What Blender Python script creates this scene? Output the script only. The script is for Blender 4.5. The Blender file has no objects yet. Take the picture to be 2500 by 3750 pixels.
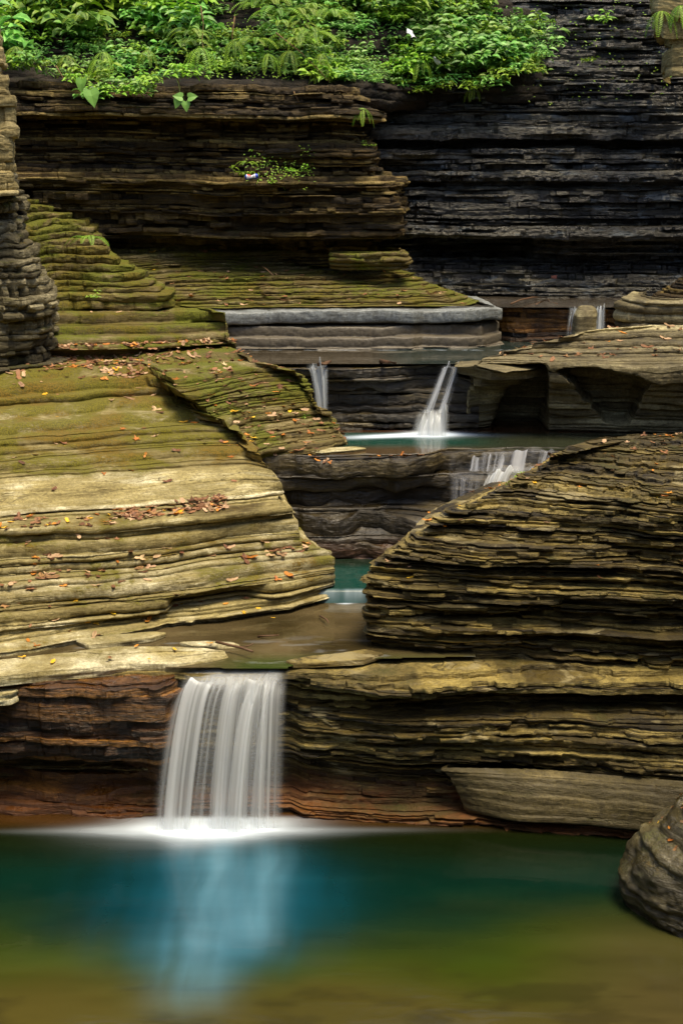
import bpy, math, random
import numpy as np
from mathutils import Vector, Matrix
sc = bpy.context.scene
R = math.radians
# ------------------------------------------------------------ camera, sky, sun, exposure
F = 5208.0; PITCH = math.atan(1275 / F); H = 6.6
cam_d = bpy.data.cameras.new("camera"); cam = bpy.data.objects.new("camera", cam_d)
sc.collection.objects.link(cam); sc.camera = cam
cam.location = (0, 0, H); cam.rotation_euler = (math.pi / 2 - PITCH, 0, 0)
cam_d.sensor_fit = 'VERTICAL'; cam_d.sensor_height = 36; cam_d.lens = F / 3750 * 36
cam_d.clip_start = 0.1; cam_d.clip_end = 500
SUN_EL, SUN_AZ = 72, 140          # azimuth measured so that 180 is behind the camera
w = bpy.data.worlds.new("World"); sc.world = w; w.use_nodes = True
nt = w.node_tree; bg = nt.nodes['Background']
sky = nt.nodes.new('ShaderNodeTexSky'); sky.sky_type = 'NISHITA'; sky.sun_disc = False
sky.sun_elevation = R(SUN_EL); sky.sun_rotation = R(SUN_AZ); sky.dust_density = 3.0; sky.air_density = 1.0
nt.links.new(sky.outputs[0], bg.inputs[0]); bg.inputs[1].default_value = 0.125
sl = bpy.data.lights.new("sun", 'SUN'); so = bpy.data.objects.new("sun", sl); sc.collection.objects.link(so)
sl.energy = 2.1; sl.angle = R(24); sl.color = (1.0, 0.84, 0.55)
d = Vector((math.sin(R(SUN_AZ)) * math.cos(R(SUN_EL)), math.cos(R(SUN_AZ)) * math.cos(R(SUN_EL)), math.sin(R(SUN_EL))))
so.rotation_euler = d.to_track_quat('Z', 'Y').to_euler(); so.location = (0, 0, 30)
sc.view_settings.view_transform = 'Standard'; sc.view_settings.look = 'None'
sc.view_settings.exposure = 1.0; sc.view_settings.gamma = 1
sc.cycles.max_bounces = 8; sc.cycles.transparent_max_bounces = 16
try: sc.cycles.use_denoising = True
except Exception: pass

# ------------------------------------------------------------ pixel -> world helpers (photo 2500 x 3750)
CP, SP = math.cos(PITCH), math.sin(PITCH)
def ray(px, py):
    x = (px - 1250) / F; y = (1875 - py) / F
    return Vector((x, CP + y * SP, -SP + y * CP))
def WZ(px, py, z):
    r = ray(px, py); t = (z - H) / r.z
    return (r.x * t, r.y * t)
def WD(px, D, z):
    return ((px - 1250) / F * (D * CP + (H - z) * SP), D)
def PD(px, py, D):
    r = ray(px, py); t = D / r.y
    return Vector((r.x * t, D, H + r.z * t))
def pt(p, z):
    return WD(p[0], p[2], z) if p[1] is None else WZ(p[0], p[1], z)
def xpx(x, y, z):     # world -> photo column
    return 1250 + F * x / (y * CP + (H - z) * SP)

# ------------------------------------------------------------ numpy noise
def hsh(a, b, c, seed):
    a = np.asarray(a).astype(np.int64); b = np.asarray(b).astype(np.int64); c = np.asarray(c).astype(np.int64)
    n = (a * 374761393 + b * 668265263 + c * 1442695041 + seed * 974634777) & 0xffffffff
    n = ((n ^ (n >> 13)) * 1274126177) & 0xffffffff
    n = ((n ^ (n >> 16)) * 2246822519) & 0xffffffff
    return ((n ^ (n >> 15)) & 0xffffff) / float(0xffffff)
def vn(x, y=0., z=0., seed=0):
    x, y, z = np.broadcast_arrays(np.asarray(x, float), np.asarray(y, float), np.asarray(z, float))
    xi, yi, zi = np.floor(x), np.floor(y), np.floor(z)
    fx, fy, fz = x - xi, y - yi, z - zi
    fx = fx * fx * (3 - 2 * fx); fy = fy * fy * (3 - 2 * fy); fz = fz * fz * (3 - 2 * fz)
    r = 0
    for i in (0, 1):
        for j in (0, 1):
            for k in (0, 1):
                r = r + hsh(xi + i, yi + j, zi + k, seed) * (fx if i else 1 - fx) * (fy if j else 1 - fy) * (fz if k else 1 - fz)
    return r * 2 - 1
def fbm(x, y=0., z=0., seed=0, o=4):
    r = 0; a = 1; t = 0
    for i in range(o):
        r = r + a * vn(np.asarray(x) * 2 ** i, np.asarray(y) * 2 ** i, np.asarray(z) * 2 ** i, seed + i * 17); t += a; a *= .5
    return r / t
def blocky(u, k, cell, seed):
    v = u / cell + hsh(k, 0, 5, seed) * 7 + .35 * vn(u / cell * 1.7, k * 3.1, 0, seed + 3)
    i = np.floor(v); f = v - i
    a = hsh(i, k, 0, seed); b = hsh(i + 1, k, 0, seed)
    t = np.clip((f - .93) / .07, 0, 1)
    return (a * (1 - t) + b * t) * 2 - 1

# ------------------------------------------------------------ object helpers
COL = sc.collection
def tag(o, label=None, cat=None, group=None, kind=None):
    if label: o['label'] = label
    if cat: o['category'] = cat
    if group: o['group'] = group
    if kind: o['kind'] = kind
    return o
def link(name, me, parent=None, loc=None):
    o = bpy.data.objects.new(name, me); COL.objects.link(o)
    if parent: o.parent = parent
    if loc is not None: o.location = loc
    return o
def np_mesh(name, V, Q, mat, smooth=False, attrs=None, cols=None):
    me = bpy.data.meshes.new(name); V = np.asarray(V, np.float32); Q = np.asarray(Q, np.int32)
    k = Q.shape[1]
    me.vertices.add(len(V)); me.vertices.foreach_set('co', V.ravel())
    me.loops.add(Q.size); me.loops.foreach_set('vertex_index', Q.ravel())
    me.polygons.add(len(Q)); me.polygons.foreach_set('loop_start', np.arange(0, Q.size, k, dtype=np.int32))
    me.polygons.foreach_set('use_smooth', np.full(len(Q), smooth))
    for n, a in (attrs or {}).items():
        at = me.attributes.new(n, 'FLOAT', 'POINT'); at.data.foreach_set('value', np.asarray(a, np.float32).ravel())
    for n, a in (cols or {}).items():
        at = me.attributes.new(n, 'FLOAT_COLOR', 'POINT'); at.data.foreach_set('color', np.asarray(a, np.float32).ravel())
    me.update(calc_edges=True); me.validate()
    if mat: me.materials.append(mat)
    return me
def grid_q(nr, nc):
    i = np.arange(nr - 1)[:, None] * nc + np.arange(nc - 1)[None, :]
    return np.stack([i, i + 1, i + nc + 1, i + nc], -1).reshape(-1, 4)
class MB:
    def __init__(s): s.v = []; s.f = []
    def add(s, vs, fs):
        o = len(s.v); s.v += [tuple(v) for v in vs]; s.f += [tuple(i + o for i in f) for f in fs]
    def tube(s, pts, r0, r1=None, n=6):
        r1 = r0 if r1 is None else r1; vs = []; fs = []; m = len(pts)
        for i, p in enumerate(pts):
            p = Vector(p); t = (Vector(pts[min(i + 1, m - 1)]) - Vector(pts[max(i - 1, 0)])).normalized()
            a = t.orthogonal().normalized(); b = t.cross(a); r = r0 + (r1 - r0) * i / max(1, m - 1)
            for j in range(n):
                an = 2 * math.pi * j / n; vs.append(p + (a * math.cos(an) + b * math.sin(an)) * r)
        for i in range(m - 1):
            for j in range(n): fs.append((i * n + j, i * n + (j + 1) % n, (i + 1) * n + (j + 1) % n, (i + 1) * n + j))
        fs.append(tuple(range(n))[::-1]); fs.append(tuple((m - 1) * n + j for j in range(n)))
        s.add(vs, fs)
    def mesh(s, name, mat, smooth=True):
        me = bpy.data.meshes.new(name); me.from_pydata(s.v, [], s.f); me.update()
        me.polygons.foreach_set('use_smooth', [smooth] * len(me.polygons))
        me.materials.append(mat); return me

# ------------------------------------------------------------ materials
def nodes(name):
    m = bpy.data.materials.new(name); m.use_nodes = True
    return m, m.node_tree, m.node_tree.nodes['Principled BSDF']
class G:
    def __init__(s, t): s.t = t
    def n(s, ty, **k):
        x = s.t.nodes.new(ty)
        for a, b in k.items(): setattr(x, a, b)
        return x
    def L(s, a, b): s.t.links.new(a, b)
    def val(s, inp, v):
        if hasattr(v, 'is_linked') or hasattr(v, 'links'): s.L(v, inp)
        else: inp.default_value = v
    def math(s, op, a, b=0., clamp=False):
        x = s.n('ShaderNodeMath', operation=op, use_clamp=clamp); s.val(x.inputs[0], a); s.val(x.inputs[1], b); return x.outputs[0]
    def noise(s, vec, scale=1, detail=4, rough=.55, dist=0, sv=None, off=0):
        if sv is not None:
            mp = s.n('ShaderNodeMapping'); mp.inputs['Scale'].default_value = sv; mp.inputs['Location'].default_value = (off, off * 1.7, off * .3)
            s.L(vec, mp.inputs[0]); vec = mp.outputs[0]
        x = s.n('ShaderNodeTexNoise'); s.L(vec, x.inputs['Vector'])
        x.inputs['Scale'].default_value = scale; x.inputs['Detail'].default_value = detail
        x.inputs['Roughness'].default_value = rough; x.inputs['Distortion'].default_value = dist
        return x.outputs['Fac']
    def ramp(s, f, a, b):       # smooth 0..1 between a and b
        x = s.n('ShaderNodeMapRange', interpolation_type='SMOOTHSTEP'); s.val(x.inputs[0], f)
        x.inputs[1].default_value = a; x.inputs[2].default_value = b; return x.outputs[0]
    def lin(s, f, a, b, c, d_):
        x = s.n('ShaderNodeMapRange'); s.val(x.inputs[0], f)
        for i, v in enumerate((a, b, c, d_)): x.inputs[i + 1].default_value = v
        return x.outputs[0]
    def mix(s, f, a, b, mode='MIX'):
        x = s.n('ShaderNodeMix', data_type='RGBA', blend_type=mode); s.val(x.inputs[0], f)
        for i, v in ((6, a), (7, b)):
            if isinstance(v, tuple): x.inputs[i].default_value = (*v, 1) if len(v) == 3 else v
            else: s.L(v, x.inputs[i])
        return x.outputs[2]

def rock_mat(name, dark, mid, light, moss=0.0, mosscol=(.13, .12, .012), wet=0.0, stain=None, bump=.5, strata=14., tintamt=.5,
             streak=.25, wetpatch=None, crust_glint=None):
    m, t, bs = nodes(name); g = G(t)
    pos = g.n('ShaderNodeNewGeometry'); P = pos.outputs['Position']
    sep = g.n('ShaderNodeSeparateXYZ'); g.L(pos.outputs['Normal'], sep.inputs[0]); nz = sep.outputs[2]
    sp = g.n('ShaderNodeSeparateXYZ'); g.L(P, sp.inputs[0])
    s1 = g.noise(P, 1, 5, .6, .3, sv=(.9, .9, strata)); s2 = g.noise(P, 1, 5, .6, .2, sv=(2.5, 2.5, strata * 4.2), off=3)
    bl = g.noise(P, 1.7, 5, .6, .4); fine = g.noise(P, 30, 5, .8)
    f = g.math('ADD', g.math('MULTIPLY', s1, .5), g.math('ADD', g.math('MULTIPLY', s2, .35), g.math('MULTIPLY', bl, .35)))
    at = g.n('ShaderNodeAttribute', attribute_name='lay'); la = at.outputs['Fac']
    ab = g.n('ShaderNodeAttribute', attribute_name='blk'); lb = ab.outputs['Fac']
    f = g.math('ADD', f, g.math('MULTIPLY', g.math('SUBTRACT', la, .5), tintamt * .45))
    f = g.math('ADD', f, g.math('MULTIPLY', lb, tintamt * .10))
    c = g.mix(g.ramp(f, .38, .6), dark, mid); c = g.mix(g.ramp(f, .58, .8), c, light)
    vs = g.noise(P, 1, 4, .6, .3, sv=(7, 7, .7), off=9)
    face = g.math('SUBTRACT', 1, g.ramp(nz, .3, .8))
    c = g.mix(g.math('MULTIPLY', g.math('MULTIPLY', g.ramp(vs, .5, .68), face), streak), c, dark)
    lam = g.noise(P, 1, 4, .7, .2, sv=(11, 11, 110), off=71)
    c = g.mix(.55, c, g.mix(g.ramp(fine, .36, .62), (.30, .27, .22), (1.15, 1.15, 1.15)), 'MULTIPLY')
    c = g.mix(.32, c, g.mix(g.ramp(lam, .38, .60), (.35, .32, .27), (1.15, 1.15, 1.15)), 'MULTIPLY')
    cn0 = g.noise(P, 1, 4, .55, .5, sv=(1.0, 1.0, 11), off=41); cn1 = g.noise(P, 1.3, 2, .5)
    ck = g.math('MULTIPLY', g.math('SUBTRACT', 1, g.ramp(g.math('ABSOLUTE', g.math('SUBTRACT', cn0, .5)), 0., .016)), g.ramp(cn1, .42, .55))
    c = g.mix(g.math('MULTIPLY', ck, .75), c, tuple(q * .5 for q in dark))
    if crust_glint:
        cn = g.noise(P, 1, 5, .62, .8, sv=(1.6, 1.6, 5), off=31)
        c = g.mix(g.math('MULTIPLY', g.ramp(cn, .56, .63), .85), c, crust_glint)
    if stain:
        scol, z0, z1, amt = stain
        sn = g.noise(P, 1, 5, .65, .5, sv=(2.2, 2.2, 5), off=5)
        hz = g.math('ADD', sp.outputs[2], g.math('MULTIPLY', g.math('SUBTRACT', sn, .5), (z1 - z0) * 1.4))
        mk = g.math('MULTIPLY', g.math('SUBTRACT', 1, g.ramp(hz, z0, z1)), amt)
        c = g.mix(mk, c, g.mix(g.ramp(fine, .3, .7), tuple(q * .55 for q in scol), scol))
    mossm = None
    if moss > 0:
        mn = g.noise(P, 1, 6, .65, .6, sv=(1.5, 1.5, 3.2), off=13)
        mf = g.noise(P, 55, 3, .6)
        ma = g.n('ShaderNodeAttribute', attribute_name='mossy')
        q = g.math('ADD', g.math('MULTIPLY', g.math('ADD', mn, g.math('MULTIPLY', g.math('SUBTRACT', mf, .5), .25)), 1.5), g.math('MULTIPLY', nz, .10))
        q = g.math('ADD', q, g.math('ADD', g.math('MULTIPLY', ma.outputs['Fac'], .35), moss - .68))
        mossm = g.ramp(q, .38, .62)
        m2 = g.noise(P, 1, 4, .6, .3, sv=(1.1, 1.1, 2.5), off=51)
        mosscol_ = g.mix(g.ramp(m2, .45, .6), mosscol, (mosscol[0] * 1.15, mosscol[1] * .72, mosscol[2] * 1.2))
        gr_ = g.ramp(g.math('ADD', q, g.math('MULTIPLY', s2, .12)), .22, .48)       # grey brown grime round the moss
        c = g.mix(g.math('MULTIPLY', gr_, .6), c, tuple(a_ * .45 + b_ * .3 for a_, b_ in zip(mid, dark)))
        c = g.mix(g.math('MULTIPLY', mossm, .88), c, g.mix(g.ramp(mf, .3, .75), tuple(x * .35 for x in mosscol), mosscol_))
    g.L(c, bs.inputs['Base Color'])
    wn = g.noise(P, 1, 4, .6, .5, sv=(1.2, 1.2, 2.5), off=21)
    rr = g.lin(wn, .35, .65, .82 - wet * .75, .9 - wet * .45)
    rr = g.math('SUBTRACT', rr, g.math('MULTIPLY', g.math('MULTIPLY', g.ramp(nz, .35, .8), g.ramp(g.noise(P, 1, 4, .6, .4, sv=(2.5, 2.5, 5), off=61), .5, .6)), wet * .6))
    if mossm is not None: rr = g.math('MAXIMUM', rr, g.math('MULTIPLY', mossm, .9))
    g.L(rr, bs.inputs['Roughness'])
    bs.inputs['Specular IOR Level'].default_value = .3 + .8 * wet
    b1 = g.noise(P, 1, 6, .65, .3, sv=(4.5, 4.5, strata * 5), off=2)
    b2 = g.noise(P, 22, 5, .7, .2)
    hh = g.math('SUBTRACT', g.math('ADD', g.math('ADD', g.math('MULTIPLY', b1, .7), g.math('MULTIPLY', lam, .3)), g.math('MULTIPLY', b2, .55)), g.math('MULTIPLY', ck, .3))
    if mossm is not None: hh = g.math('ADD', hh, g.math('MULTIPLY', mossm, g.math('MULTIPLY', mf, .7)))
    bp = g.n('ShaderNodeBump'); bp.inputs['Strength'].default_value = bump; bp.inputs['Distance'].default_value = .035
    g.L(hh, bp.inputs['Height']); g.L(bp.outputs[0], bs.inputs['Normal'])
    return m

M = {}
M['pale'] = rock_mat('pale_shale', (.09, .062, .012), (.40, .335, .135), (.78, .73, .49), moss=.235, mosscol=(.19, .17, .004), wet=.12, bump=.6, strata=12, tintamt=.75, streak=.5)
M['mossy'] = rock_mat('mossy_shale', (.045, .032, .006), (.20, .15, .045), (.52, .44, .22), moss=.34, mosscol=(.16, .18, .004), wet=.15, bump=.6, strata=16)
M['olive'] = rock_mat('olive_shale', (.018, .012, .002), (.105, .074, .012), (.38, .295, .085), moss=.14, mosscol=(.10, .095, .012), wet=.3, stain=((.17, .055, .008), .10, .42, .9), bump=.8, strata=18, tintamt=.8, crust_glint=(.30, .25, .12))
M['tanslab'] = rock_mat('smooth_tan_shale', (.030, .022, .006), (.105, .082, .026), (.23, .18, .065), moss=.2, mosscol=(.07, .065, .008), wet=.3, bump=.6, strata=6, tintamt=.2, streak=.5)
M['rust'] = rock_mat('rust_shale', (.012, .008, .003), (.10, .040, .006), (.36, .16, .02), moss=0, wet=.55, stain=((.17, .055, .008), .05, .3, .8), bump=.9, strata=14, tintamt=.9)
M['brown'] = rock_mat('brown_shale', (.018, .011, .002), (.095, .058, .010), (.36, .265, .08), moss=.13, mosscol=(.075, .08, .012), wet=.25, bump=.8, strata=18, tintamt=.9)
M['black'] = rock_mat('wet_black_shale', (.006, .006, .004), (.034, .030, .018), (.16, .15, .11), crust_glint=(.10, .12, .13), moss=.12, mosscol=(.05, .055, .012), wet=.85, bump=.9, strata=18, tintamt=.8)  # blue-grey patches put wet sky highlights into the rock colour
M['slate'] = rock_mat('blue_grey_slate', (.05, .048, .04), (.13, .138, .132), (.27, .30, .305), moss=.0, stain=((.15, .125, .085), 4.22, 4.36, .9), wet=.4, bump=.3, strata=22, tintamt=.9, streak=.35)
M['step'] = rock_mat('dark_step_rock', (.006, .004, .001), (.028, .019, .005), (.13, .10, .038), moss=.0, wet=.5, bump=.5, strata=10, stain=((.09, .035, .012), 1.8, 2.05, .8), streak=.6)
M['block'] = rock_mat('grey_block_rock', (.04, .030, .012), (.21, .175, .085), (.56, .50, .28), moss=.05, wet=.25, bump=.4, strata=10, streak=.3)
M['soil'] = rock_mat('dark_soil', (.012, .009, .005), (.03, .022, .012), (.07, .05, .03), moss=.2, mosscol=(.05, .07, .01), wet=.1, bump=1., strata=5)
M['knob'] = rock_mat('knobbly_shale', (.025, .02, .008), (.13, .11, .055), (.36, .32, .19), moss=.2, mosscol=(.12, .12, .012), wet=.1, bump=.8, strata=14, tintamt=.9)
M['mason'] = rock_mat('yellow_wall_stone', (.14, .11, .04), (.34, .27, .11), (.52, .44, .22), moss=.1, bump=.5, strata=8, wet=.1)

def leaf_mat(name, a, b, rough=.45, trans=.25, spec=.5):
    m, t, bs = nodes(name); g = G(t)
    oi = g.n('ShaderNodeObjectInfo'); ge = g.n('ShaderNodeNewGeometry')
    v = g.noise(ge.outputs['Position'], 9, 3, .6)
    at = g.n('ShaderNodeAttribute', attribute_name='lv')
    f = g.math('ADD', g.math('MULTIPLY', at.outputs['Fac'], .7), g.math('MULTIPLY', v, .4))
    c = g.mix(g.ramp(f, .2, .85), a, b)
    hs = g.n('ShaderNodeHueSaturation'); g.L(c, hs.inputs['Color']); g.L(g.lin(oi.outputs['Random'], 0, 1, .8, 1.2), hs.inputs['Value'])
    g.L(g.lin(oi.outputs['Random'], 0, 1, .485, .515), hs.inputs['Hue'])
    g.L(hs.outputs[0], bs.inputs['Base Color']); bs.inputs['Roughness'].default_value = rough
    bs.inputs['Specular IOR Level'].default_value = spec
    tr = g.n('ShaderNodeBsdfTranslucent'); g.L(hs.outputs[0], tr.inputs[0])
    ms = g.n('ShaderNodeMixShader'); ms.inputs[0].default_value = trans
    g.L(bs.outputs[0], ms.inputs[1]); g.L(tr.outputs[0], ms.inputs[2])
    g.L(ms.outputs[0], t.nodes['Material Output'].inputs[0]); return m
M['leaf'] = leaf_mat('green_leaf', (.06, .19, .012), (.27, .54, .10))
M['leaf2'] = leaf_mat('bright_leaf', (.11, .27, .008), (.38, .60, .05))
M['fern'] = leaf_mat('fern_leaf', (.08, .2, .008), (.30, .45, .03))
M['brownleaf'] = leaf_mat('fallen_leaf_brown', (.10, .045, .018), (.36, .18, .08), .6, .1, .3)
M['tanleaf'] = leaf_mat('fallen_leaf_tan', (.28, .17, .08), (.66, .45, .26), .6, .1, .3)
M['orangeleaf'] = leaf_mat('fallen_leaf_orange', (.35, .12, .015), (.70, .30, .05), .5, .1, .3)
M['yellowleaf'] = leaf_mat('fallen_leaf_yellow', (.75, .42, .02), (.9, .6, .05), .5, .1, .3)
def plain(name, c, rough=.7, spec=.3, metal=0):
    m, t, bs = nodes(name); g = G(t); ge = g.n('ShaderNodeNewGeometry')
    v = g.noise(ge.outputs['Position'], 30, 4, .6)
    g.L(g.mix(g.ramp(v, .3, .7), tuple(x * .7 for x in c), c), bs.inputs['Base Color'])
    bs.inputs['Roughness'].default_value = rough; bs.inputs['Specular IOR Level'].default_value = spec; bs.inputs['Metallic'].default_value = metal
    return m
M['twig'] = plain('twig_bark', (.16, .09, .05)); M['root'] = plain('root_bark', (.20, .12, .05))
M['stem'] = plain('plant_stem', (.10, .16, .03)); M['paper'] = plain('white_scrap', (.8, .83, .85), .5)

def water_mat(name, rough=.08, bump=.1, sv=(2, 6, 1)):
    m, t, bs = nodes(name); g = G(t); ge = g.n('ShaderNodeNewGeometry')
    at = g.n('ShaderNodeAttribute', attribute_name='wcol'); fo = g.n('ShaderNodeAttribute', attribute_name='foam')
    g.L(g.mix(fo.outputs['Fac'], at.outputs['Color'], (.74, .86, 1.0)), bs.inputs['Base Color'])
    g.L(g.lin(fo.outputs['Fac'], 0, 1, rough, .8), bs.inputs['Roughness'])
    bs.inputs['IOR'].default_value = 1.33; bs.inputs['Specular IOR Level'].default_value = .5
    n1 = g.noise(ge.outputs['Position'], 1, 3, .5, .6, sv=sv)
    bp = g.n('ShaderNodeBump'); bp.inputs['Strength'].default_value = bump; bp.inputs['Distance'].default_value = .05
    g.L(n1, bp.inputs['Height']); g.L(bp.outputs[0], bs.inputs['Normal']); return m
M['pool'] = water_mat('pool_water', .11, .10, (1.2, 2.6, 1))
M['stream'] = water_mat('stream_water', .06, .10, (1.5, 5, 1))
def fall_mat(name):
    m, t, bs = nodes(name); g = G(t)
    at = g.n('ShaderNodeAttribute', attribute_name='alpha'); co = g.n('ShaderNodeAttribute', attribute_name='wcol')
    g.L(co.outputs['Color'], bs.inputs['Base Color']); bs.inputs['Roughness'].default_value = .45
    tl = g.n('ShaderNodeBsdfTranslucent'); g.L(co.outputs['Color'], tl.inputs[0])
    m1 = g.n('ShaderNodeMixShader'); m1.inputs[0].default_value = .35; g.L(bs.outputs[0], m1.inputs[1]); g.L(tl.outputs[0], m1.inputs[2])
    tp = g.n('ShaderNodeBsdfTransparent'); m2 = g.n('ShaderNodeMixShader')
    g.L(at.outputs['Fac'], m2.inputs[0]); g.L(tp.outputs[0], m2.inputs[1]); g.L(m1.outputs[0], m2.inputs[2])
    g.L(m2.outputs[0], t.nodes['Material Output'].inputs[0]); return m
M['fall'] = fall_mat('falling_water')

# ------------------------------------------------------------ layered rock builder
SURF = {}
def catmull(C, n, w_=1.):
    m = len(C); s = np.linspace(0, m - 1, n); i = np.clip(np.floor(s).astype(int), 0, m - 2); f = (s - i)[:, None]
    Pm = C[np.clip(i - 1, 0, m - 1)]; P0 = C[i]; P1 = C[i + 1]; P2 = C[np.clip(i + 2, 0, m - 1)]
    cr = .5 * ((2 * P0) + (P1 - Pm) * f + (2 * Pm - 5 * P0 + 4 * P1 - P2) * f ** 2 + (3 * P0 - Pm - 3 * P1 + P2) * f ** 3)
    return cr * .5 * w_ + (P0 * (1 - f) + P1 * f) * (1 - .5 * w_)
def body(name, keys, mat, dens=.014, lay=(.03, .09), amp=.05, blk=.05, cell=.35, step=1., rnd=.008, wav=.01, low=.05, seed=1,
         off=None, zfun=None, offz=False, moss=None, tread=.03, smooth=False, dip=0., label=None, cat='rock', jit=.004, calm=None, kind='structure', skip=0., cmr=1., pock=.05, gap=0., notch=.05, gth=.011, sm=None):
    rs = np.random.RandomState(seed); step0 = step
    zs = np.array([k[0] for k in keys], float)
    C = np.array([[pt(p, k[0]) for p in k[1]] for k in keys], float)       # nk,m,2
    L = np.linalg.norm(np.diff(C, axis=1), axis=2).mean(0)
    m = C.shape[1]
    segn = np.maximum(4, np.ceil(L / dens).astype(int))
    sp = np.concatenate([np.linspace(i, i + 1, segn[i], endpoint=False) for i in range(m - 1)] + [[m - 1]])
    N = len(sp)
    fine = np.linspace(0, m - 1, 40 * (m - 1) + 1)
    K = np.empty((len(keys), N, 2))
    for a in range(len(keys)):
        cr = catmull(C[a], len(fine), cmr)
        for q in (0, 1): K[a, :, q] = np.interp(sp, fine, cr[:, q])
    arc = np.concatenate([[0], np.cumsum(np.linalg.norm(np.diff(K.mean(0), axis=0), axis=1))])
    def plan(z):
        i = int(np.clip(np.searchsorted(zs, z) - 1, 0, len(zs) - 2)); f = (z - zs[i]) / max(1e-6, zs[i + 1] - zs[i])
        return K[i] * (1 - f) + K[i + 1] * f
    if calm is not None: calmf = 1 - .93 * (sst(sp, calm - .05, calm + .6) if calm > 4 else 1 - sst(sp, calm - .6, calm + .05))
    bnd = [zs[0]]
    for a in range(len(zs) - 1):
        z = zs[a]
        while zs[a + 1] - z > lay[1] * 1.3:
            z += lay[0] + (lay[1] - lay[0]) * rs.rand() ** 1.7
            bnd.append(z)
        bnd.append(zs[a + 1])
    rows = []; la = []; lb = []
    def flush_row(P, z, l, b): rows.append(np.column_stack([P, z])); la.append(np.full(N, l)); lb.append(b * min(1, blk / .04))
    segs = []
    for k in range(len(bnd) - 1):
        za, zb = bnd[k], bnd[k + 1]
        if gap and not (sm and sm[0] < (za + zb) / 2 < sm[1]) and zb - za > gth * 2.2 and rs.rand() < gap: segs += [(za, zb - gth, 0), (zb - gth, zb, 1)]
        else: segs.append((za, zb, 0))
    prev = None; gid = 0; gend = 0; gr = 0; lean = 0
    for k in range(len(segs)):
        za, zb, isn = segs[k]; th = zb - za; zm = (za + zb) / 2
        r = rs.rand() * 2 - 1; step = step0; qs = 1.
        if sm and sm[0] < zm < sm[1]: step = .1; qs = .25
        if rs.rand() < skip and not isn: r -= 1.6
        Pm = plan(zm); T = np.gradient(Pm, axis=0)
        kk = max(3, int(.25 / dens)) | 1
        T = np.stack([np.convolve(np.pad(T[:, q], kk // 2, mode='edge'), np.ones(kk) / kk, 'valid') for q in (0, 1)], 1)
        T /= np.linalg.norm(T, axis=1)[:, None] + 1e-9
        Nn = np.stack([T[:, 1], -T[:, 0]], 1)
        if k >= gend: gid += 1; gend = k + 2 + int(rs.rand() ** 1.5 * 7); gr = rs.rand() * 2 - 1
        fl = sst(fbm(arc * .8, zm * 2.5, 0, seed + 41, 3), -.25, .35)          # how flaky the bedding is here
        cs = .6 + 2.6 * rs.rand() ** 2; b = blocky(arc + .06 * fbm(arc * 5, k, 0, seed + 81), k, cell * .7 * cs, seed); b2 = blocky(arc, gid, cell * 2.6 * (.6 + 1.2 * float(hsh(gid, 3, 3, seed))), seed + 9)
        o = amp * (.45 * gr + .6 * fbm(arc * 1.1, gid * 1.7, 0, seed + 1, 4)) + blk * (b * .6 * (.25 + .75 * fl) + b2 * .75) + low * fbm(arc * .7, zm * 2.2, 0, seed + 5, 3) * 2
        o = o + amp * (.25 + .75 * fl) * (.45 * r + .7 * fbm(arc * 2.6, k * 1.9, 0, seed + 6, 3) + .45 * fbm(arc * 11, k * 5.3, 0, seed + 7, 3))
        pk = blocky(arc, gid * 3 + k // 2, cell * 1.3 * cs, seed + 15); o = o - pock * sst(pk, .45, .62) * (.3 + .7 * fl) + pock * .5 * sst(-pk, .6, .75)
        if isn: o = o_prev - (calmf if calm is not None else 1.) * notch * sst(fbm(arc * 1.4, k * 2.3, 0, seed + 71, 3), -.35, .1) * (.6 + .8 * rs.rand())
        else:
            o = o * qs
            if calm is not None: o = o * calmf
            o_prev = o
        if off is not None: o = o + off(Pm[:, 0], Pm[:, 1], zm)
        nr = max(2, int(math.ceil(th / .022)))
        lr = rs.rand(); lean = (rs.rand() - .35) * amp * .5; zw = wav * fbm(arc * 1.1, zm * .8, 0, seed + 11, 3) * 2 + (.25 if smooth else .5) * th * fbm(arc * 2.7, k * 3.3, 0, seed + 13, 3)
        if calm is not None: zw = zw * calmf
        layer = []
        for i in range(nr + 1):
            f = i / nr; z = za + th * (.04 + .92 * f)
            ox = off(Pm[:, 0], Pm[:, 1], z) - off(Pm[:, 0], Pm[:, 1], zm) if offz else 0.
            P = plan(zm + (1 - step) * (z - zm)) + Nn * (o + ox - rnd * abs(2 * f - 1) ** 3 + lean * (f - .5) + .12 * amp * vn(arc * 14, z * 40, 0, seed + 2))[:, None]
            layer.append((P, z + zw, lr, b))
        if prev is not None:
            Pa, Za = prev[0], prev[1]; Pb, Zb = layer[0][0], layer[0][1]
            wd = np.percentile(np.linalg.norm(Pb - Pa, axis=1), 90); n = int(min(70, wd / tread))
            for j in range(1, n + 1):
                f = j / (n + 1); Pz = Pa * (1 - f) + Pb * f; ff = math.sin(f * math.pi)
                Z = Za * (1 - f) + Zb * f + ff * min(.02, wd * .05) * fbm(Pz[:, 0] * 3, Pz[:, 1] * 5, k, seed + 21, 3)
                flush_row(Pz, Z, lr if f > .5 else prev[2], b)
        for q in layer: flush_row(*q)
        prev = layer[-1]
    V = np.concatenate(rows); nr = len(rows)
    if jit: V = V + jit * np.stack([vn(V[:, 0] * 23, V[:, 1] * 23, V[:, 2] * 30, seed + 31 + q) for q in range(3)], 1)
    if dip: V[:, 2] += dip * V[:, 0]
    if zfun is not None: V[:, 2] = zfun(V[:, 0], V[:, 1], V[:, 2])
    ms = moss(V[:, 0], V[:, 1], V[:, 2]) if moss is not None else np.zeros(len(V))
    Q = grid_q(nr, N)
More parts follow.
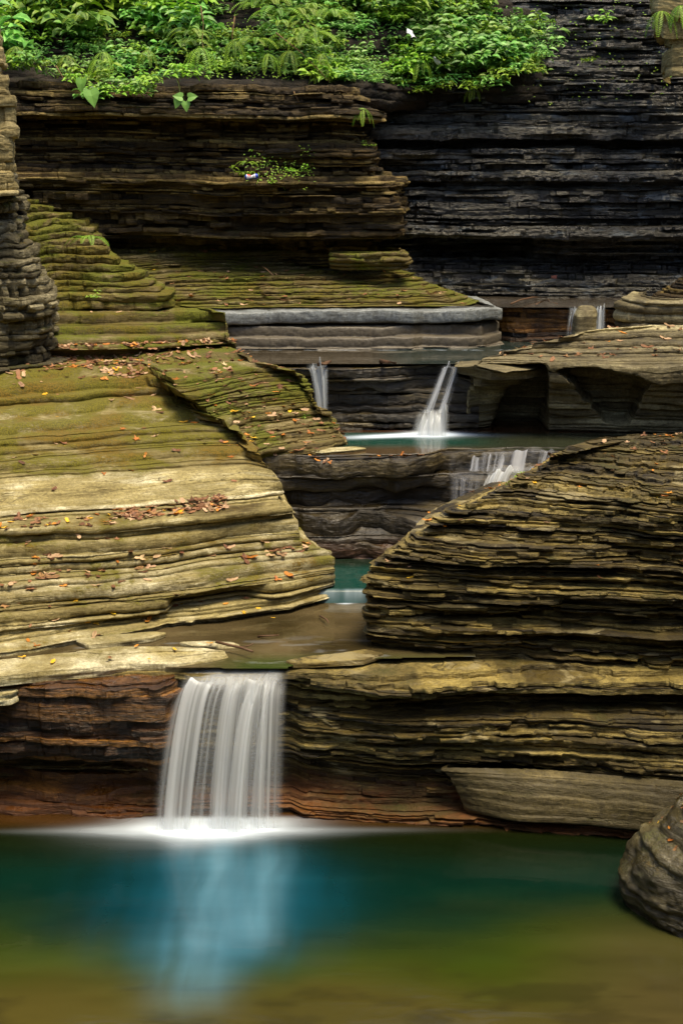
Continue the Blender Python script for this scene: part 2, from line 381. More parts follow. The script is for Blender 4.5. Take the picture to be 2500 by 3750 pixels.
    me = np_mesh(name, V, Q, mat, smooth, {'lay': np.concatenate(la), 'blk': np.concatenate(lb), 'mossy': ms})
    o = link(name, me)
    if label: tag(o, label, cat)
    if kind: o['kind'] = kind
    # surface samples for scattering
    Gd = V.reshape(nr, N, 3); du = Gd[:-1, 1:] - Gd[:-1, :-1]; dv = Gd[1:, :-1] - Gd[:-1, :-1]
    nn = np.cross(du, dv); ar = np.linalg.norm(nn, axis=2); nn = nn / (ar[..., None] + 1e-12)
    SURF[name] = (((Gd[:-1, :-1] + Gd[1:, 1:]) / 2).reshape(-1, 3), nn.reshape(-1, 3), ar.ravel())
    return o
def px_of(P):      # world points -> photo pixels
    x, y, z = P[:, 0], P[:, 1], P[:, 2] - H
    dp = y * CP - z * SP; return 1250 + F * x / dp, 1875 - F * (z * CP + y * SP) / dp
def hid(sil, z, D, dd, s, right, ins=8):     # a hidden contour point dd metres behind the silhouette point
    q = PD(0, 0, 1); y = D + dd; zz = z - H; dp = y * CP - zz * SP; py = 1875 - F * (zz * CP + y * SP) / dp
    ys = [a[1] for a in sil]; xs = [a[0] for a in sil]
    sx = float(np.interp(py, ys[::-1], xs[::-1]))
    return (max(s[0] + 12, sx + 25) if right else (min(s[0] - 2, sx - ins) if ins > 0 else sx - ins), None, D + dd)
def prof(tab):
    zz, oo = zip(*tab); return lambda z: float(np.interp(z, zz, oo))
def sst(x, a, b):
    t = np.clip((x - a) / (b - a), 0, 1); return t * t * (3 - 2 * t)
def Xat(px, D, z): return WD(px, D, z)[0]

# ------------------------------------------------------------ setting: rock
# wall under the main fall (whole width)
Lp = prof([(-.6, 0), (0, 0), (.06, .0), (.1, -.08), (.3, -.34), (.52, -.28), (.58, -.03), (.8, -.05), (1.1, .0), (1.3, -.06), (1.42, -.1), (1.46, .05), (1.6, .08)])
Rp = prof([(-.6, .05), (0, .10), (.09, .07), (.105, -.12), (.5, -.12), (.57, -.08), (.6, .06), (.615, .02), (.64, .08), (.79, .12), (.81, -.06), (.84, .16), (1.0, .22), (1.1, .16), (1.14, -.12), (1.3, -.16), (1.36, .20), (1.46, .25), (1.5, .05), (1.6, .12)])
def offA(x, y, z):
    p = xpx(x, y, z); t = sst(p, 1000, 1500)
    return Lp(z) * (1 - t) + Rp(z) * t - .12 * sst(p, 560, 640) * (1 - sst(p, 1050, 1120)) * (z < 1.4)
pxA = [-700, 0, 350, 600, 830, 1060, 1350, 1700, 2050, 2350, 3500]
yA = [2955, 2972, 2980, 2984, 2984, 2984, 2992, 3008, 3032, 3062, 3160]
DA = [WZ(a, b, 0)[1] for a, b in zip(pxA, yA)]
def rowA(dd, e=0): return [(a, None, D + dd + e * float(np.interp(a, [1200, 1500, 2350, 3500], [0, .12, .72, 1.2]))) for a, D in zip(pxA, DA)]
body('fall_wall', [(-.6, rowA(0)), (0, rowA(0)), (.6, rowA(.04, .1)), (1.3, rowA(.10, .8)), (1.54, rowA(.10, 1.)), (1.555, rowA(1.2)), (1.56, rowA(3.5))], M['olive'],
     lay=(.014, .06), amp=.05, blk=.05, cell=.4, low=.05, seed=4, off=offA, skip=.2, rnd=.002, wav=.010, pock=.08, gap=.4, notch=.08,
     label='layered rust and olive shale wall behind the main waterfall')
# rust coloured side left of the fall is its own rock face
pxL = [-700, -250, 50, 250, 400, 500, 580, 640]
def rowL(dd, e=0): return [(a, None, float(np.interp(a, pxA, DA)) + dd + (e if i == 7 else 0)) for i, a in enumerate(pxL)]
body('fall_wall_side', [(-.3, rowL(-.06)), (0, rowL(-.06)), (.06, rowL(-.06)), (.12, rowL(.02, .15)), (.35, rowL(.28, .2)), (.55, rowL(.2, .2)), (.6, rowL(-.03, .2)), (.9, rowL(-.07, .2)), (1.2, rowL(-.08, .2)), (1.38, rowL(-.02, .2)),
     (1.44, rowL(-.16, .2)), (1.53, rowL(-.2, .2)), (1.56, rowL(-.1, .2)), (1.565, rowL(.4, .2))], M['rust'],
     lay=(.03, .14), amp=.04, blk=.015, cell=.25, low=.16, gap=.2, seed=14, skip=.12, tread=.02, wav=.05, pock=.03, rnd=.003, label='rusty orange wet rock face left of the main waterfall')

# right big shale outcrop
SB = [(1335, 2400), (1330, 2150), (1340, 2085), (1375, 2040), (1440, 1990), (1530, 1935), (1590, 1880), (1700, 1835), (1850, 1762), (1965, 1700), (2010, 1670), (2120, 1635), (2260, 1610), (2500, 1582), (3000, 1560), (3600, 1540)]
def B(z, front):      # front: list of 6 pixel points from silhouette to the right
    s = front[0]; D = WZ(s[0], s[1], z)[1]
    q = .42 if z < 2.8 else .42 + .5 * min(1, (z - 2.8) / .5)
    sh = 38 * (1 if 2.6 < z < 3.45 else 0); front = [(a + sh * (1 - i / 5), s[1] + (b - s[1]) * q) for i, (a, b) in enumerate(front)]
    return (z, [hid(SB, z, D, d_, s, True) for d_ in (3.2, 1.6, .7)] + front)
B_keys = [B(1.50, [(1335, 2392), (1500, 2450), (1750, 2470), (2050, 2500), (2450, 2540), (3500, 2590)]),
     B(1.62, [(1338, 2352), (1480, 2405), (1750, 2440), (2050, 2470), (2450, 2500), (3500, 2560)]),
     B(1.85, [(1345, 2290), (1480, 2325), (1750, 2350), (2050, 2370), (2450, 2400), (3500, 2460)]),
     B(2.05, [(1335, 2225), (1480, 2262), (1750, 2290), (2050, 2300), (2450, 2330), (3500, 2400)]),
     B(2.25, [(1325, 2152), (1480, 2195), (1750, 2222), (2050, 2235), (2450, 2260), (3500, 2330)]),
     B(2.42, [(1338, 2085), (1480, 2130), (1750, 2160), (2050, 2172), (2450, 2200), (3500, 2270)]),
     B(2.56, [(1375, 2040), (1500, 2070), (1750, 2105), (2050, 2120), (2450, 2150), (3500, 2220)]),
     B(2.70, [(1440, 1990), (1560, 2010), (1780, 2050), (2050, 2070), (2450, 2100), (3500, 2170)]),
     B(2.84, [(1530, 1935), (1640, 1945), (1840, 1980), (2100, 2010), (2450, 2045), (3500, 2110)]),
     B(2.97, [(1590, 1880), (1720, 1890), (1900, 1915), (2150, 1945), (2450, 1985), (3500, 2040)]),
     B(3.12, [(1700, 1835), (1800, 1832), (1960, 1850), (2200, 1875), (2450, 1910), (3500, 1960)]),
     B(3.26, [(1850, 1762), (1930, 1762), (2060, 1780), (2250, 1800), (2450, 1825), (3500, 1870)]),
     B(3.40, [(1965, 1700), (2030, 1700), (2150, 1710), (2300, 1725), (2480, 1740), (3500, 1780)]),
     B(3.50, [(2010, 1670), (2100, 1660), (2200, 1655), (2350, 1660), (2500, 1660), (3500, 1690)]),
     B(3.58, [(2120, 1635), (2200, 1622), (2300, 1605), (2400, 1600), (2520, 1595), (3500, 1620)]),
     B(3.60, [(2260, 1610), (2300, 1597), (2380, 1588), (2450, 1582), (2560, 1575), (3500, 1560)])]
def offB(x, y, z):
    p = xpx(x, y, z); t = sst(p, 1420, 1650)
    return t * (-.16 * np.exp(-((z - 2.02 - .06 * fbm(x * 1.2, 0, 0, 77)) / .06) ** 2) + .14 * np.exp(-((z - 2.3) / .13) ** 2) * sst(p, 1700, 1900) - .16 * (2.50 < z < 2.56) * (1 - sst(p, 2100, 2300)) + .16 * (2.56 < z < 2.74) * (1 - sst(p, 2150, 2350)) + .12 * (1.84 < z < 1.9) + .10 * (1.6 < z < 1.72) * sst(p, 1900, 1960))
body('smooth_slab', [(z, [(a + 120, None, 14.2), (a + 40, None, 13.75), (a, None, 13.5), (1900, None, 13.29 - o), (2150, None, 13.19 - o), (2400, None, 13.05 - o), (3000, None, 12.7 - o)]) for z, a, o in [(.10, 1715, -.06), (.13, 1700, .06), (.2, 1690, .05), (.30, 1676, .03), (.40, 1660, .0), (.50, 1640, -.05), (.555, 1622, -.08), (.575, 1612, -.09), (.60, 1640, -.2)]],
     M['tanslab'], lay=(.05, .15), amp=.008, blk=0, low=.015, pock=0, seed=201, rnd=.004, smooth=True, step=.3, wav=.006, calm=2, label='smooth tan slab undercut at the water line below the big outcrop')
body('shale_outcrop', B_keys, M['olive'], calm=3, off=offB, lay=(.012, .042), amp=.065, blk=.06, cell=.26, low=.08, seed=23, skip=.2, wav=.012, rnd=.002, pock=.09, gap=.45, notch=.07, tread=.022,
     label='big flaky olive brown shale outcrop right of the stream')

# left worn ledges
SC = [(1243, 2192), (1226, 2093), (1205, 2013), (1108, 2000), (1088, 1898), (1060, 1854), (1046, 1808), (1030, 1762), (975, 1698), (930, 1650), (885, 1600), (868, 1556), (780, 1530), (720, 1505), (645, 1452), (600, 1420), (560, 1375), (540, 1335), (500, 1300), (300, 1250), (0, 1200), (-500, 1150)]
SC3 = [(1278, 1622), (1238, 1570), (1218, 1530), (1158, 1490), (1140, 1438), (1112, 1386), (1078, 1356), (958, 1336), (880, 1295), (780, 1250), (600, 1220), (0, 1150)]
S4 = [(876, 1270), (846, 1248), (838, 1180), (815, 1150), (750, 1128), (500, 1100), (0, 1050)]
def C(z, front, sil=None, dd=(.35, 1.0, 2.2)):
    s = front[-1]; D = WZ(s[0], s[1], z)[1]
    ins = 8 if (sil is not None or z < 3.45) else (-15 if z < 3.55 else -80)
    if sil is None and z > 3.45: return (z, front + [(s[0] + a_, None, D + b_) for a_, b_ in ((70, .28), (110, .9), (110, 2.))])
    return (z, front + [hid(sil or SC, z, D, d_, s, False, ins) for d_ in dd])
C_keys = [C(1.52, [(-700, 2560), (125, 2412), (415, 2345), (620, 2306), (830, 2281), (1078, 2248), (1243, 2192)]),
     C(1.66, [(-700, 2500), (125, 2380), (415, 2325), (620, 2288), (830, 2266), (1078, 2234), (1240, 2178)]),
     C(1.69, [(-700, 2440), (125, 2338), (415, 2296), (620, 2262), (830, 2246), (1078, 2218), (1226, 2164)]),
     C(1.95, [(-700, 2310), (125, 2225), (415, 2200), (620, 2178), (830, 2150), (1036, 2123), (1226, 2093)]),
     C(2.12, [(-700, 2240), (0, 2170), (332, 2143), (580, 2116), (746, 2090), (995, 2055), (1226, 2037)]),
     C(2.18, [(-700, 2205), (0, 2145), (332, 2118), (580, 2088), (746, 2060), (995, 2030), (1205, 2013)]),
     C(2.22, [(-700, 2180), (0, 2115), (332, 2092), (580, 2066), (746, 2040), (950, 2014), (1108, 2000)]),
     C(2.38, [(-700, 2120), (0, 2055), (340, 2040), (600, 2008), (800, 1975), (980, 1955), (1098, 1950)]),
     C(2.52, [(-700, 2060), (0, 1995), (356, 1987), (688, 1947), (879, 1918), (1000, 1905), (1088, 1898)]),
     C(2.60, [(-700, 2015), (0, 1968), (356, 1962), (640, 1925), (840, 1902), (1000, 1887), (1084, 1876)]),
     C(2.68, [(-700, 1990), (0, 1942), (356, 1936), (600, 1903), (820, 1882), (960, 1866), (1060, 1854)]),
     C(2.71, [(-700, 1955), (0, 1918), (250, 1898), (480, 1877), (688, 1858), (900, 1842), (1005, 1834)]),
     C(2.76, [(-700, 1925), (0, 1896), (250, 1876), (480, 1860), (688, 1842), (920, 1825), (1042, 1808)]),
     C(2.92, [(-700, 1850), (0, 1815), (250, 1803), (480, 1790), (688, 1775), (900, 1757), (1030, 1762)]),
     C(3.10, [(-700, 1765), (0, 1735), (250, 1718), (480, 1705), (688, 1692), (890, 1685), (975, 1698)]),
     C(3.21, [(-700, 1715), (0, 1688), (250, 1665), (480, 1646), (688, 1636), (872, 1630), (940, 1655)]),
     C(3.23, [(-700, 1700), (0, 1672), (250, 1652), (480, 1634), (688, 1626), (885, 1617), (915, 1635)]),
     C(3.38, [(-700, 1640), (0, 1606), (250, 1588), (480, 1573), (688, 1560), (840, 1556), (880, 1580)]),
     C(3.50, [(-700, 1570), (0, 1545), (250, 1528), (480, 1512), (640, 1502), (720, 1505), (780, 1530)]),
     C(3.60, [(-700, 1505), (0, 1485), (200, 1474), (420, 1460), (590, 1450), (632, 1450), (655, 1462)]),
     C(3.70, [(-700, 1480), (0, 1456), (200, 1444), (420, 1432), (570, 1424), (618, 1426), (638, 1440)]),
     C(3.84, [(-700, 1420), (0, 1395), (200, 1385), (400, 1378), (500, 1375), (560, 1378), (590, 1395)]),
     C(3.93, [(-700, 1360), (0, 1345), (200, 1335), (400, 1325), (500, 1325), (550, 1335), (570, 1350)]),
     C(4.00, [(-700, 1300), (0, 1290), (200, 1280), (400, 1270), (500, 1275), (540, 1285), (560, 1300)])]
def mossC(x, y, z): return .75 * sst(z, 2.99, 3.18) + .15 * sst(z, 1.9, 2.1) * (1 - sst(z, 2.45, 2.6)) - .35 * sst(z, 2.6, 2.7) * (1 - sst(z, 2.98, 3.1)) - .35 * (1 - sst(z, 1.75, 1.9))
def offC(x, y, z):
    p = xpx(x, y, z); o = 0 * x
    o = o - .26 * sst(p, 600, 660) * (1 - sst(p, 900, 1000)) * (1.76 < z < 1.93) + .0
    return o - .05 * (abs(z - 1.73) < .04) - .05 * (abs(z - 2.54) < .03) - .06 * (abs(z - 3.22) < .015)
body('worn_ledges', C_keys, M['pale'], calm=5.2, lay=(.03, .11), amp=.045, blk=.02, cell=.7, low=.045, seed=33, step=.8, wav=.010, rnd=.018, tread=.02, smooth=True, pock=.02, gap=.55, notch=.055, gth=.014, sm=(2.77, 3.05), cmr=.0, moss=mossC, off=offC, jit=.003,
     label='pale smooth worn rock ledges with moss on the left bank')
C3 = lambda z, f: C(z, f, SC3)
body('stepped_ledge', [C3(2.95, [(700, 1700), (900, 1690), (973, 1682), (1100, 1676), (1180, 1672), (1235, 1650), (1275, 1640)]),
     C3(3.04, [(700, 1685), (900, 1678), (973, 1670), (1100, 1664), (1180, 1655), (1240, 1632), (1278, 1622)]),
     C3(3.12, [(700, 1655), (900, 1672), (973, 1650), (1100, 1628), (1180, 1615), (1230, 1605), (1262, 1603)]),
     C3(3.22, [(700, 1625), (880, 1624), (1000, 1594), (1100, 1580), (1180, 1572), (1222, 1568), (1238, 1570)]),
     C3(3.32, [(650, 1565), (850, 1580), (980, 1551), (1080, 1538), (1150, 1530), (1200, 1525), (1218, 1530)]),
     C3(3.47, [(600, 1500), (800, 1540), (900, 1514), (1000, 1495), (1080, 1487), (1140, 1482), (1158, 1490)]),
     C3(3.62, [(600, 1425), (740, 1488), (850, 1466), (950, 1448), (1050, 1438), (1120, 1430), (1140, 1438)]),
     C3(3.78, [(540, 1375), (670, 1440), (800, 1416), (900, 1395), (1000, 1383), (1085, 1376), (1112, 1386)]),
     C3(3.90, [(480, 1320), (620, 1390), (750, 1376), (850, 1354), (950, 1346), (1035, 1346), (1078, 1356)]),
     C3(3.95, [(420, 1290), (590, 1348), (700, 1338), (800, 1325), (880, 1323), (930, 1328), (958, 1336)]),
     C3(4.01, [(400, 1255), (500, 1265), (600, 1290), (700, 1282), (780, 1280), (850, 1285), (880, 1295)]),
     C3(4.03, [(300, 1225), (400, 1230), (500, 1250), (600, 1248), (680, 1245), (740, 1245), (780, 1250)])], M['mossy'], calm=6,
     lay=(.018, .05), amp=.06, blk=.035, cell=.3, low=.07, wav=.012, seed=41, step=.85, gap=.4, rnd=.006, tread=.022, moss=lambda x, y, z: .35 * sst(z, 3.4, 3.6) - .25 * (1 - sst(z, 3.1, 3.3)) - .3 * sst(z, 3.92, 3.98), label='mossy leaf strewn ledge stepping down between the two middle pools')
C4 = lambda z, f: C(z, f, S4)
body('mossy_block', [C4(3.95, [(-600, 1330), (0, 1320), (250, 1305), (460, 1298), (700, 1285), (830, 1274), (876, 1270)]),
     C4(4.08, [(-600, 1300), (0, 1290), (250, 1285), (460, 1278), (700, 1268), (830, 1258), (872, 1256)]),
     C4(4.13, [(-600, 1290), (0, 1280), (250, 1268), (460, 1260), (700, 1252), (800, 1248), (846, 1248)]),
     C4(4.22, [(-600, 1250), (0, 1245), (250, 1238), (460, 1232), (700, 1226), (790, 1222), (842, 1222)]),
     C4(4.35, [(-600, 1205), (0, 1200), (250, 1192), (460, 1188), (700, 1182), (780, 1178), (836, 1180)]),
     C4(4.50, [(-600, 1165), (0, 1160), (250, 1150), (460, 1145), (700, 1142), (770, 1142), (815, 1150)]),
     C4(4.53, [(-600, 1130), (0, 1125), (250, 1122), (460, 1120), (600, 1120), (700, 1122), (750, 1128)])], M['mossy'], calm=6,
     lay=(.04, .12), amp=.05, blk=.05, cell=.5, gap=.5, low=.09, seed=47, step=.85, rnd=.015, smooth=True, moss=lambda x, y, z: .12 + .2 * sst(z, 4.45, 4.5), label='streaked mossy rock block above the leaf covered ledge')
Mst = [(4.50, 620, 1142), (4.62, 612, 1115), (4.72, 600, 1085), (4.8, 560, 1058), (4.88, 520, 1030), (5.0, 480, 1005), (5.1, 435, 975), (5.22, 425, 950), (5.35, 420, 925), (5.45, 395, 895), (5.55, 375, 870), (5.65, 330, 845), (5.75, 290, 825), (5.85, 200, 800), (5.95, 150, 780), (6.03, 110, 760)]
body('moss_stairs', [(z, [(-600, None, D - .5), (-200, None, D - .3), (60, None, D - .15), ((px + 60) / 2, None, D), (px - 40, None, D + .05), (px, None, D + .25), (px - 10, None, D + 1.2), (px - 60, None, D + 2.2)])
     for (z, px, py) in Mst for D in [20.9 + (z - 4.5) * .85]], M['mossy'], lay=(.05, .10), amp=.09, blk=.07, cell=.22, low=.16, wav=.05, seed=52, step=1, rnd=.02, tread=.02,
     moss=lambda x, y, z: .42 + 0 * x, label='thick green moss covered rock steps beside the left cliff')
Kst = [(3.9, 260), (4.1, 235), (4.3, 215), (4.6, 205), (4.9, 195), (5.2, 150), (5.5, 120), (5.8, 85), (6.1, 80), (6.4, 45), (6.7, 20)]
body('crumbling_rock', [(z, [(-700, None, 17.6 + k), (-200, None, 18.4 + k), (0, None, 18.8 + k), (px * .6, None, 19.1 + k), (px, None, 19.5 + k), (px - 10, None, 20.3 + k), (px - 80, None, 21.5 + k)]) for (z, px) in Kst for k in [(z - 4) * .16]],
     M['knob'], lay=(.06, .13), amp=.08, blk=.13, cell=.14, low=.1, seed=57, rnd=.03, smooth=False, skip=.1, dens=.018, label='crumbling knobbly dark rock at the left edge below the stone wall')

# step wall between lower pool and middle pool
pxE = [700, 980, 1130, 1300, 1450, 1580, 1650, 1850, 2100, 2400]
def rowE(l): return [(a, None, D) for a, D in zip(pxE, l)]
def offE(x, y, z):
    p = xpx(x, y, z)
    return -.22 * (1 - abs(z - 2.45) / .35 if abs(z - 2.45) < .35 else 0) * sst(p, 1000, 1100) + .12 * sst(p, 1400, 1460) * (1 - sst(p, 1560, 1640)) * (2.62 < z < 2.98) + .08 * sst(p, 1060, 1120) * (1 - sst(p, 1220, 1330)) * (z < 2.55) * (1.75 < z)
body('pool_step', [(1.5, rowE([17.5, 17.45, 17.42, 17.42, 17.4, 17.3, 17.1, 16.9, 16.8, 16.8])), (2.3, rowE([17.55, 17.52, 17.5, 17.5, 17.4, 17.15, 17.0, 16.9, 16.9, 16.9])),
     (2.36, rowE([17.6, 17.6, 17.6, 17.6, 17.55, 17.5, 17.4, 17.35, 17.4, 17.4])), (2.74, rowE([17.6, 17.58, 17.56, 17.56, 17.5, 17.55, 17.5, 17.45, 17.5, 17.5])),
     (2.78, rowE([17.6, 17.56, 17.54, 17.54, 17.5, 17.6, 17.75, 17.8, 17.8, 17.8])), (3.0, rowE([17.62, 17.58, 17.55, 17.55, 17.52, 17.7, 17.95, 18.0, 18.0, 18.0])), (3.025, rowE([17.95, 17.85, 17.8, 17.78, 17.75, 17.8, 18.08, 18.1, 18.1, 18.1]))],
     M['step'], lay=(.06, .22), amp=.035, blk=.02, cell=.8, low=.10, wav=.010, gap=.5, notch=.035, seed=61, pock=0, rnd=.015, off=offE, label='dark stained rock step below the green middle pool')
# wall between middle and upper pool
pxW = [850, 1000, 1150, 1300, 1450, 1560, 1650, 1750]
def rowW(l): return [(a, None, D) for a, D in zip(pxW, l)]
body('upper_step', [(2.9, rowW([19.3] * 8)), (3.05, rowW([19.45, 19.45, 19.45, 19.45, 19.45, 19.4, 19.4, 19.4])), (3.5, rowW([19.6, 19.6, 19.65, 19.65, 19.6, 19.55, 19.5, 19.5])), (3.7, rowW([19.5, 19.5, 19.45, 19.35, 19.4, 19.6, 19.65, 19.4])), (3.88, rowW([19.4, 19.4, 19.38, 19.35, 19.35, 19.55, 19.6, 19.35])), (3.90, rowW([19.8] * 8)), (3.905, rowW([21] * 8))],
     M['step'], lay=(.05, .13), amp=.05, blk=.03, cell=.5, low=.10, wav=.012, gap=.5, notch=.04, seed=67, pock=0, rnd=.012, label='dark brown rock step with two small falls above the middle pool')
# right block with the undercut
SF = [(1690, 1600), (1690, 1574), (1700, 1430), (1715, 1358), (1748, 1322), (1790, 1305), (1880, 1280), (2010, 1254), (2080, 1232), (2140, 1215), (2300, 1195), (2700, 1180), (3200, 1150)]
def Fk(z, f):
    s = f[0]; D = WZ(s[0], s[1], z)[1]; return (z, [hid(SF, z, D, d_, s, True) for d_ in (2.6, 1.2, .4)] + f)
def offF(x, y, z):
    p = xpx(x, y, z)
    a = sst(p, 1680, 1780) * (1 - sst(p, 1975, 2010)) * sst(z, 2.95, 3.02) * (1 - sst(z, 3.9, 4.05))
    top = 4.0 - .12 * np.abs((p - 2150) / 200) ** 2; p = p + 26 * fbm(p / 60, z * 4, 0, 5, 3); lowb = 4.0 - .88 * sst(p, 2020, 2250) * (1 - sst(p, 2290, 2420))
    b = sst(p, 1960, 2020) * (1 - sst(p, 2310, 2400)) * sst(top - z, 0, .05) * sst(z - lowb, 0, .06)
    return -.95 * a - .6 * b
body('undercut_block', [Fk(2.9, [(1690, 1600), (1900, 1600), (2100, 1605), (2300, 1608), (2550, 1612), (3500, 1620)]), Fk(3.02, [(1690, 1574), (1900, 1574), (2100, 1577), (2300, 1580), (2550, 1588), (3500, 1600)]),
     Fk(3.6, [(1700, 1430), (1900, 1432), (2100, 1440), (2300, 1445), (2550, 1450), (3500, 1460)]), Fk(3.95, [(1715, 1358), (1800, 1352), (2000, 1360), (2300, 1365), (2550, 1370), (3500, 1380)]),
     Fk(4.06, [(1748, 1322), (1820, 1318), (2000, 1325), (2300, 1330), (2550, 1330), (3500, 1335)]), Fk(4.10, [(1790, 1305), (1900, 1298), (2050, 1300), (2300, 1302), (2550, 1300), (3500, 1300)]),
     Fk(4.16, [(1880, 1280), (1960, 1278), (2080, 1276), (2300, 1276), (2550, 1278), (3500, 1280)]), Fk(4.24, [(2010, 1254), (2060, 1252), (2150, 1250), (2350, 1246), (2550, 1246), (3500, 1250)]),
     Fk(4.32, [(2080, 1232), (2120, 1228), (2200, 1222), (2350, 1215), (2550, 1215), (3500, 1215)]), Fk(4.36, [(2140, 1215), (2200, 1200), (2300, 1190), (2400, 1185), (2550, 1180), (3500, 1180)])],
     M['block'], calm=3, lay=(.04, .12), amp=.025, blk=.012, cell=.9, low=.07, wav=.01, gap=.5, notch=.03, pock=.0, seed=71, rnd=.012, off=offF, offz=True, step=.9, tread=.02, label='pale grey rock block with dark undercut right of the middle pool')
# grey blue slate band
SG = [(1885, 1280), (1862, 1175), (1820, 1130), (1775, 1108), (1690, 1080), (1630, 1055), (1540, 1032), (1492, 995), (1400, 950), (1300, 900), (1000, 850)]
def Gk(z, f):
    s = f[-1]; D = WZ(s[0], s[1], z)[1]; return (z, f + [hid(SG, z, D, d_, s, False) for d_ in (.3, 1.0, 2.0)])
def offG(x, y, z):
    p = xpx(x, y, z); return -.14 * sst(p + 12 * fbm(z * 20, 0, 0, 4), 1505, 1560) * (1 - .5 * sst(p, 1600, 1700)) - .10 * (z < 4.27) + .0 - .08 * (4.255 < z < 4.285) + .05 * (z > 4.38)
body('slate_band', [Gk(3.85, [(400, 1305), (800, 1305), (1100, 1303), (1400, 1302), (1650, 1300), (1800, 1292), (1885, 1280)]), Gk(3.95, [(400, 1280), (800, 1280), (1100, 1279), (1400, 1278), (1650, 1276), (1800, 1270), (1884, 1255)]),
     Gk(4.26, [(400, 1195), (800, 1195), (1100, 1195), (1400, 1194), (1650, 1190), (1780, 1186), (1862, 1175)]), Gk(4.29, [(400, 1187), (800, 1187), (1100, 1187), (1400, 1186), (1650, 1183), (1770, 1178), (1856, 1168)]),
     Gk(4.48, [(400, 1142), (800, 1140), (1100, 1138), (1400, 1138), (1650, 1140), (1760, 1136), (1820, 1130)]), Gk(4.5, [(400, 1112), (800, 1112), (1100, 1110), (1400, 1110), (1650, 1112), (1740, 1112), (1800, 1112)])],
     M['slate'], calm=6, lay=(.06, .16), wav=.003, amp=.022, blk=.02, cell=.5, low=.03, seed=77, gap=.7, notch=.03, pock=.02, rnd=.012, off=offG, smooth=True, label='smooth blue grey slate band at the upper pool')
body('moss_terrace', [Gk(4.49, [(300, 1135), (800, 1132), (1100, 1130), (1400, 1130), (1600, 1128), (1720, 1120), (1775, 1108)]), Gk(4.58, [(300, 1100), (800, 1100), (1100, 1100), (1350, 1100), (1500, 1098), (1620, 1092), (1690, 1080)]),
     Gk(4.66, [(300, 1078), (800, 1078), (1100, 1078), (1300, 1076), (1450, 1072), (1560, 1066), (1630, 1055)]), Gk(4.74, [(300, 1055), (800, 1055), (1100, 1053), (1300, 1050), (1400, 1045), (1480, 1040), (1540, 1032)]),
     Gk(4.86, [(300, 1025), (800, 1020), (1100, 1016), (1250, 1010), (1350, 1004), (1430, 1000), (1492, 995)]), Gk(4.96, [(300, 990), (700, 985), (1000, 980), (1150, 975), (1280, 970), (1350, 966), (1400, 960)]),
     Gk(5.08, [(300, 965), (700, 955), (1000, 952), (1150, 948), (1250, 945), (1330, 942), (1380, 938)]), Gk(5.2, [(300, 930), (700, 925), (1000, 922), (1150, 920), (1250, 918), (1330, 918), (1380, 916)]), Gk(5.27, [(300, 905), (700, 903), (1000, 900), (1150, 900), (1250, 900), (1330, 900), (1380, 900)])],
     M['mossy'], calm=6, lay=(.025, .06), amp=.08, blk=.05, cell=.4, low=.09, wav=.02, seed=83, gap=.3, rnd=.008, tread=.025, dens=.02, moss=lambda x, y, z: .10 + 0 * x, label='low mossy rock terrace under the left cliff')
tag(bpy.data.objects['moss_terrace'], kind='structure')
body('ledge_nose', [(z, [(1200, None, D + .3), (1280, None, D + .05), (1380, None, D), (1450, None, D + .03), (r, None, D + .2), (r, None, D + .9), (1400, None, D + 1.6)]) for (z, r, D) in
     [(5.0, 1480, 22.5), (5.06, 1494, 22.4), (5.18, 1495, 22.35), (5.25, 1485, 22.45), (5.27, 1460, 22.8)]], M['mossy'], lay=(.04, .08), amp=.04, blk=.04, cell=.3, low=.06, seed=85, rnd=.02, dens=.02, moss=lambda x, y, z: .1 + 0 * x,
     label='rounded mossy ledge nose at the foot of the left cliff')
# left overhanging cliff
hz = [5.0, 5.30, 5.40, 5.46, 5.8, 6.1, 6.4, 6.55, 6.9, 7.2, 7.4, 7.62, 7.75]
hr = [1440, 1440, 1465, 1476, 1455, 1425, 1400, 1352, 1335, 1332, 1330, 1305, 1290]
Hp = prof([(5.0, -1.0), (5.30, -1.0), (5.38, -.8), (5.46, 0), (5.9, .08), (6.2, .14), (6.33, .28), (6.42, .05), (6.9, 0), (7.1, -.15), (7.24, -.2), (7.28, .28), (7.4, .34), (7.43, .1), (7.62, .12), (7.8, 0)])
def offH(x, y, z):
    p = xpx(x, y, z); a = sst(p, 500, 900)
    return Hp(z) - .22 * (1 - a) * (5.45 < z < 7.26) + .1 * sst(p, 720, 820) * (1 - sst(p, 1080, 1180)) * (6.1 < z < 6.35)
body('left_cliff', [(z, [(-500, None, 22.3), (0, None, 22.5), (350, None, 22.7), (700, None, 22.8), (1000, None, 22.7), (1200, None, 22.6), (r - 40, None, 22.6), (r, None, 22.85), (r + 5, None, 24), (r, None, 25.5)]) for z, r in zip(hz, hr)], M['brown'],
     lay=(.02, .08), amp=.055, blk=.11, cell=.3, pock=.09, low=.08, seed=91, gap=.4, notch=.08, skip=.15, dens=.02, rnd=.006, off=offH, dip=-.012, wav=.02,
     moss=lambda x, y, z: .25 * sst(x, -1.9, -1.2) * (1 - sst(x, -.1, .4)) * sst(z, 6.05, 6.2) * (1 - sst(z, 6.6, 6.8)) + .1 * sst(z, 7.4, 7.6), label='dark brown layered overhanging cliff on the left')
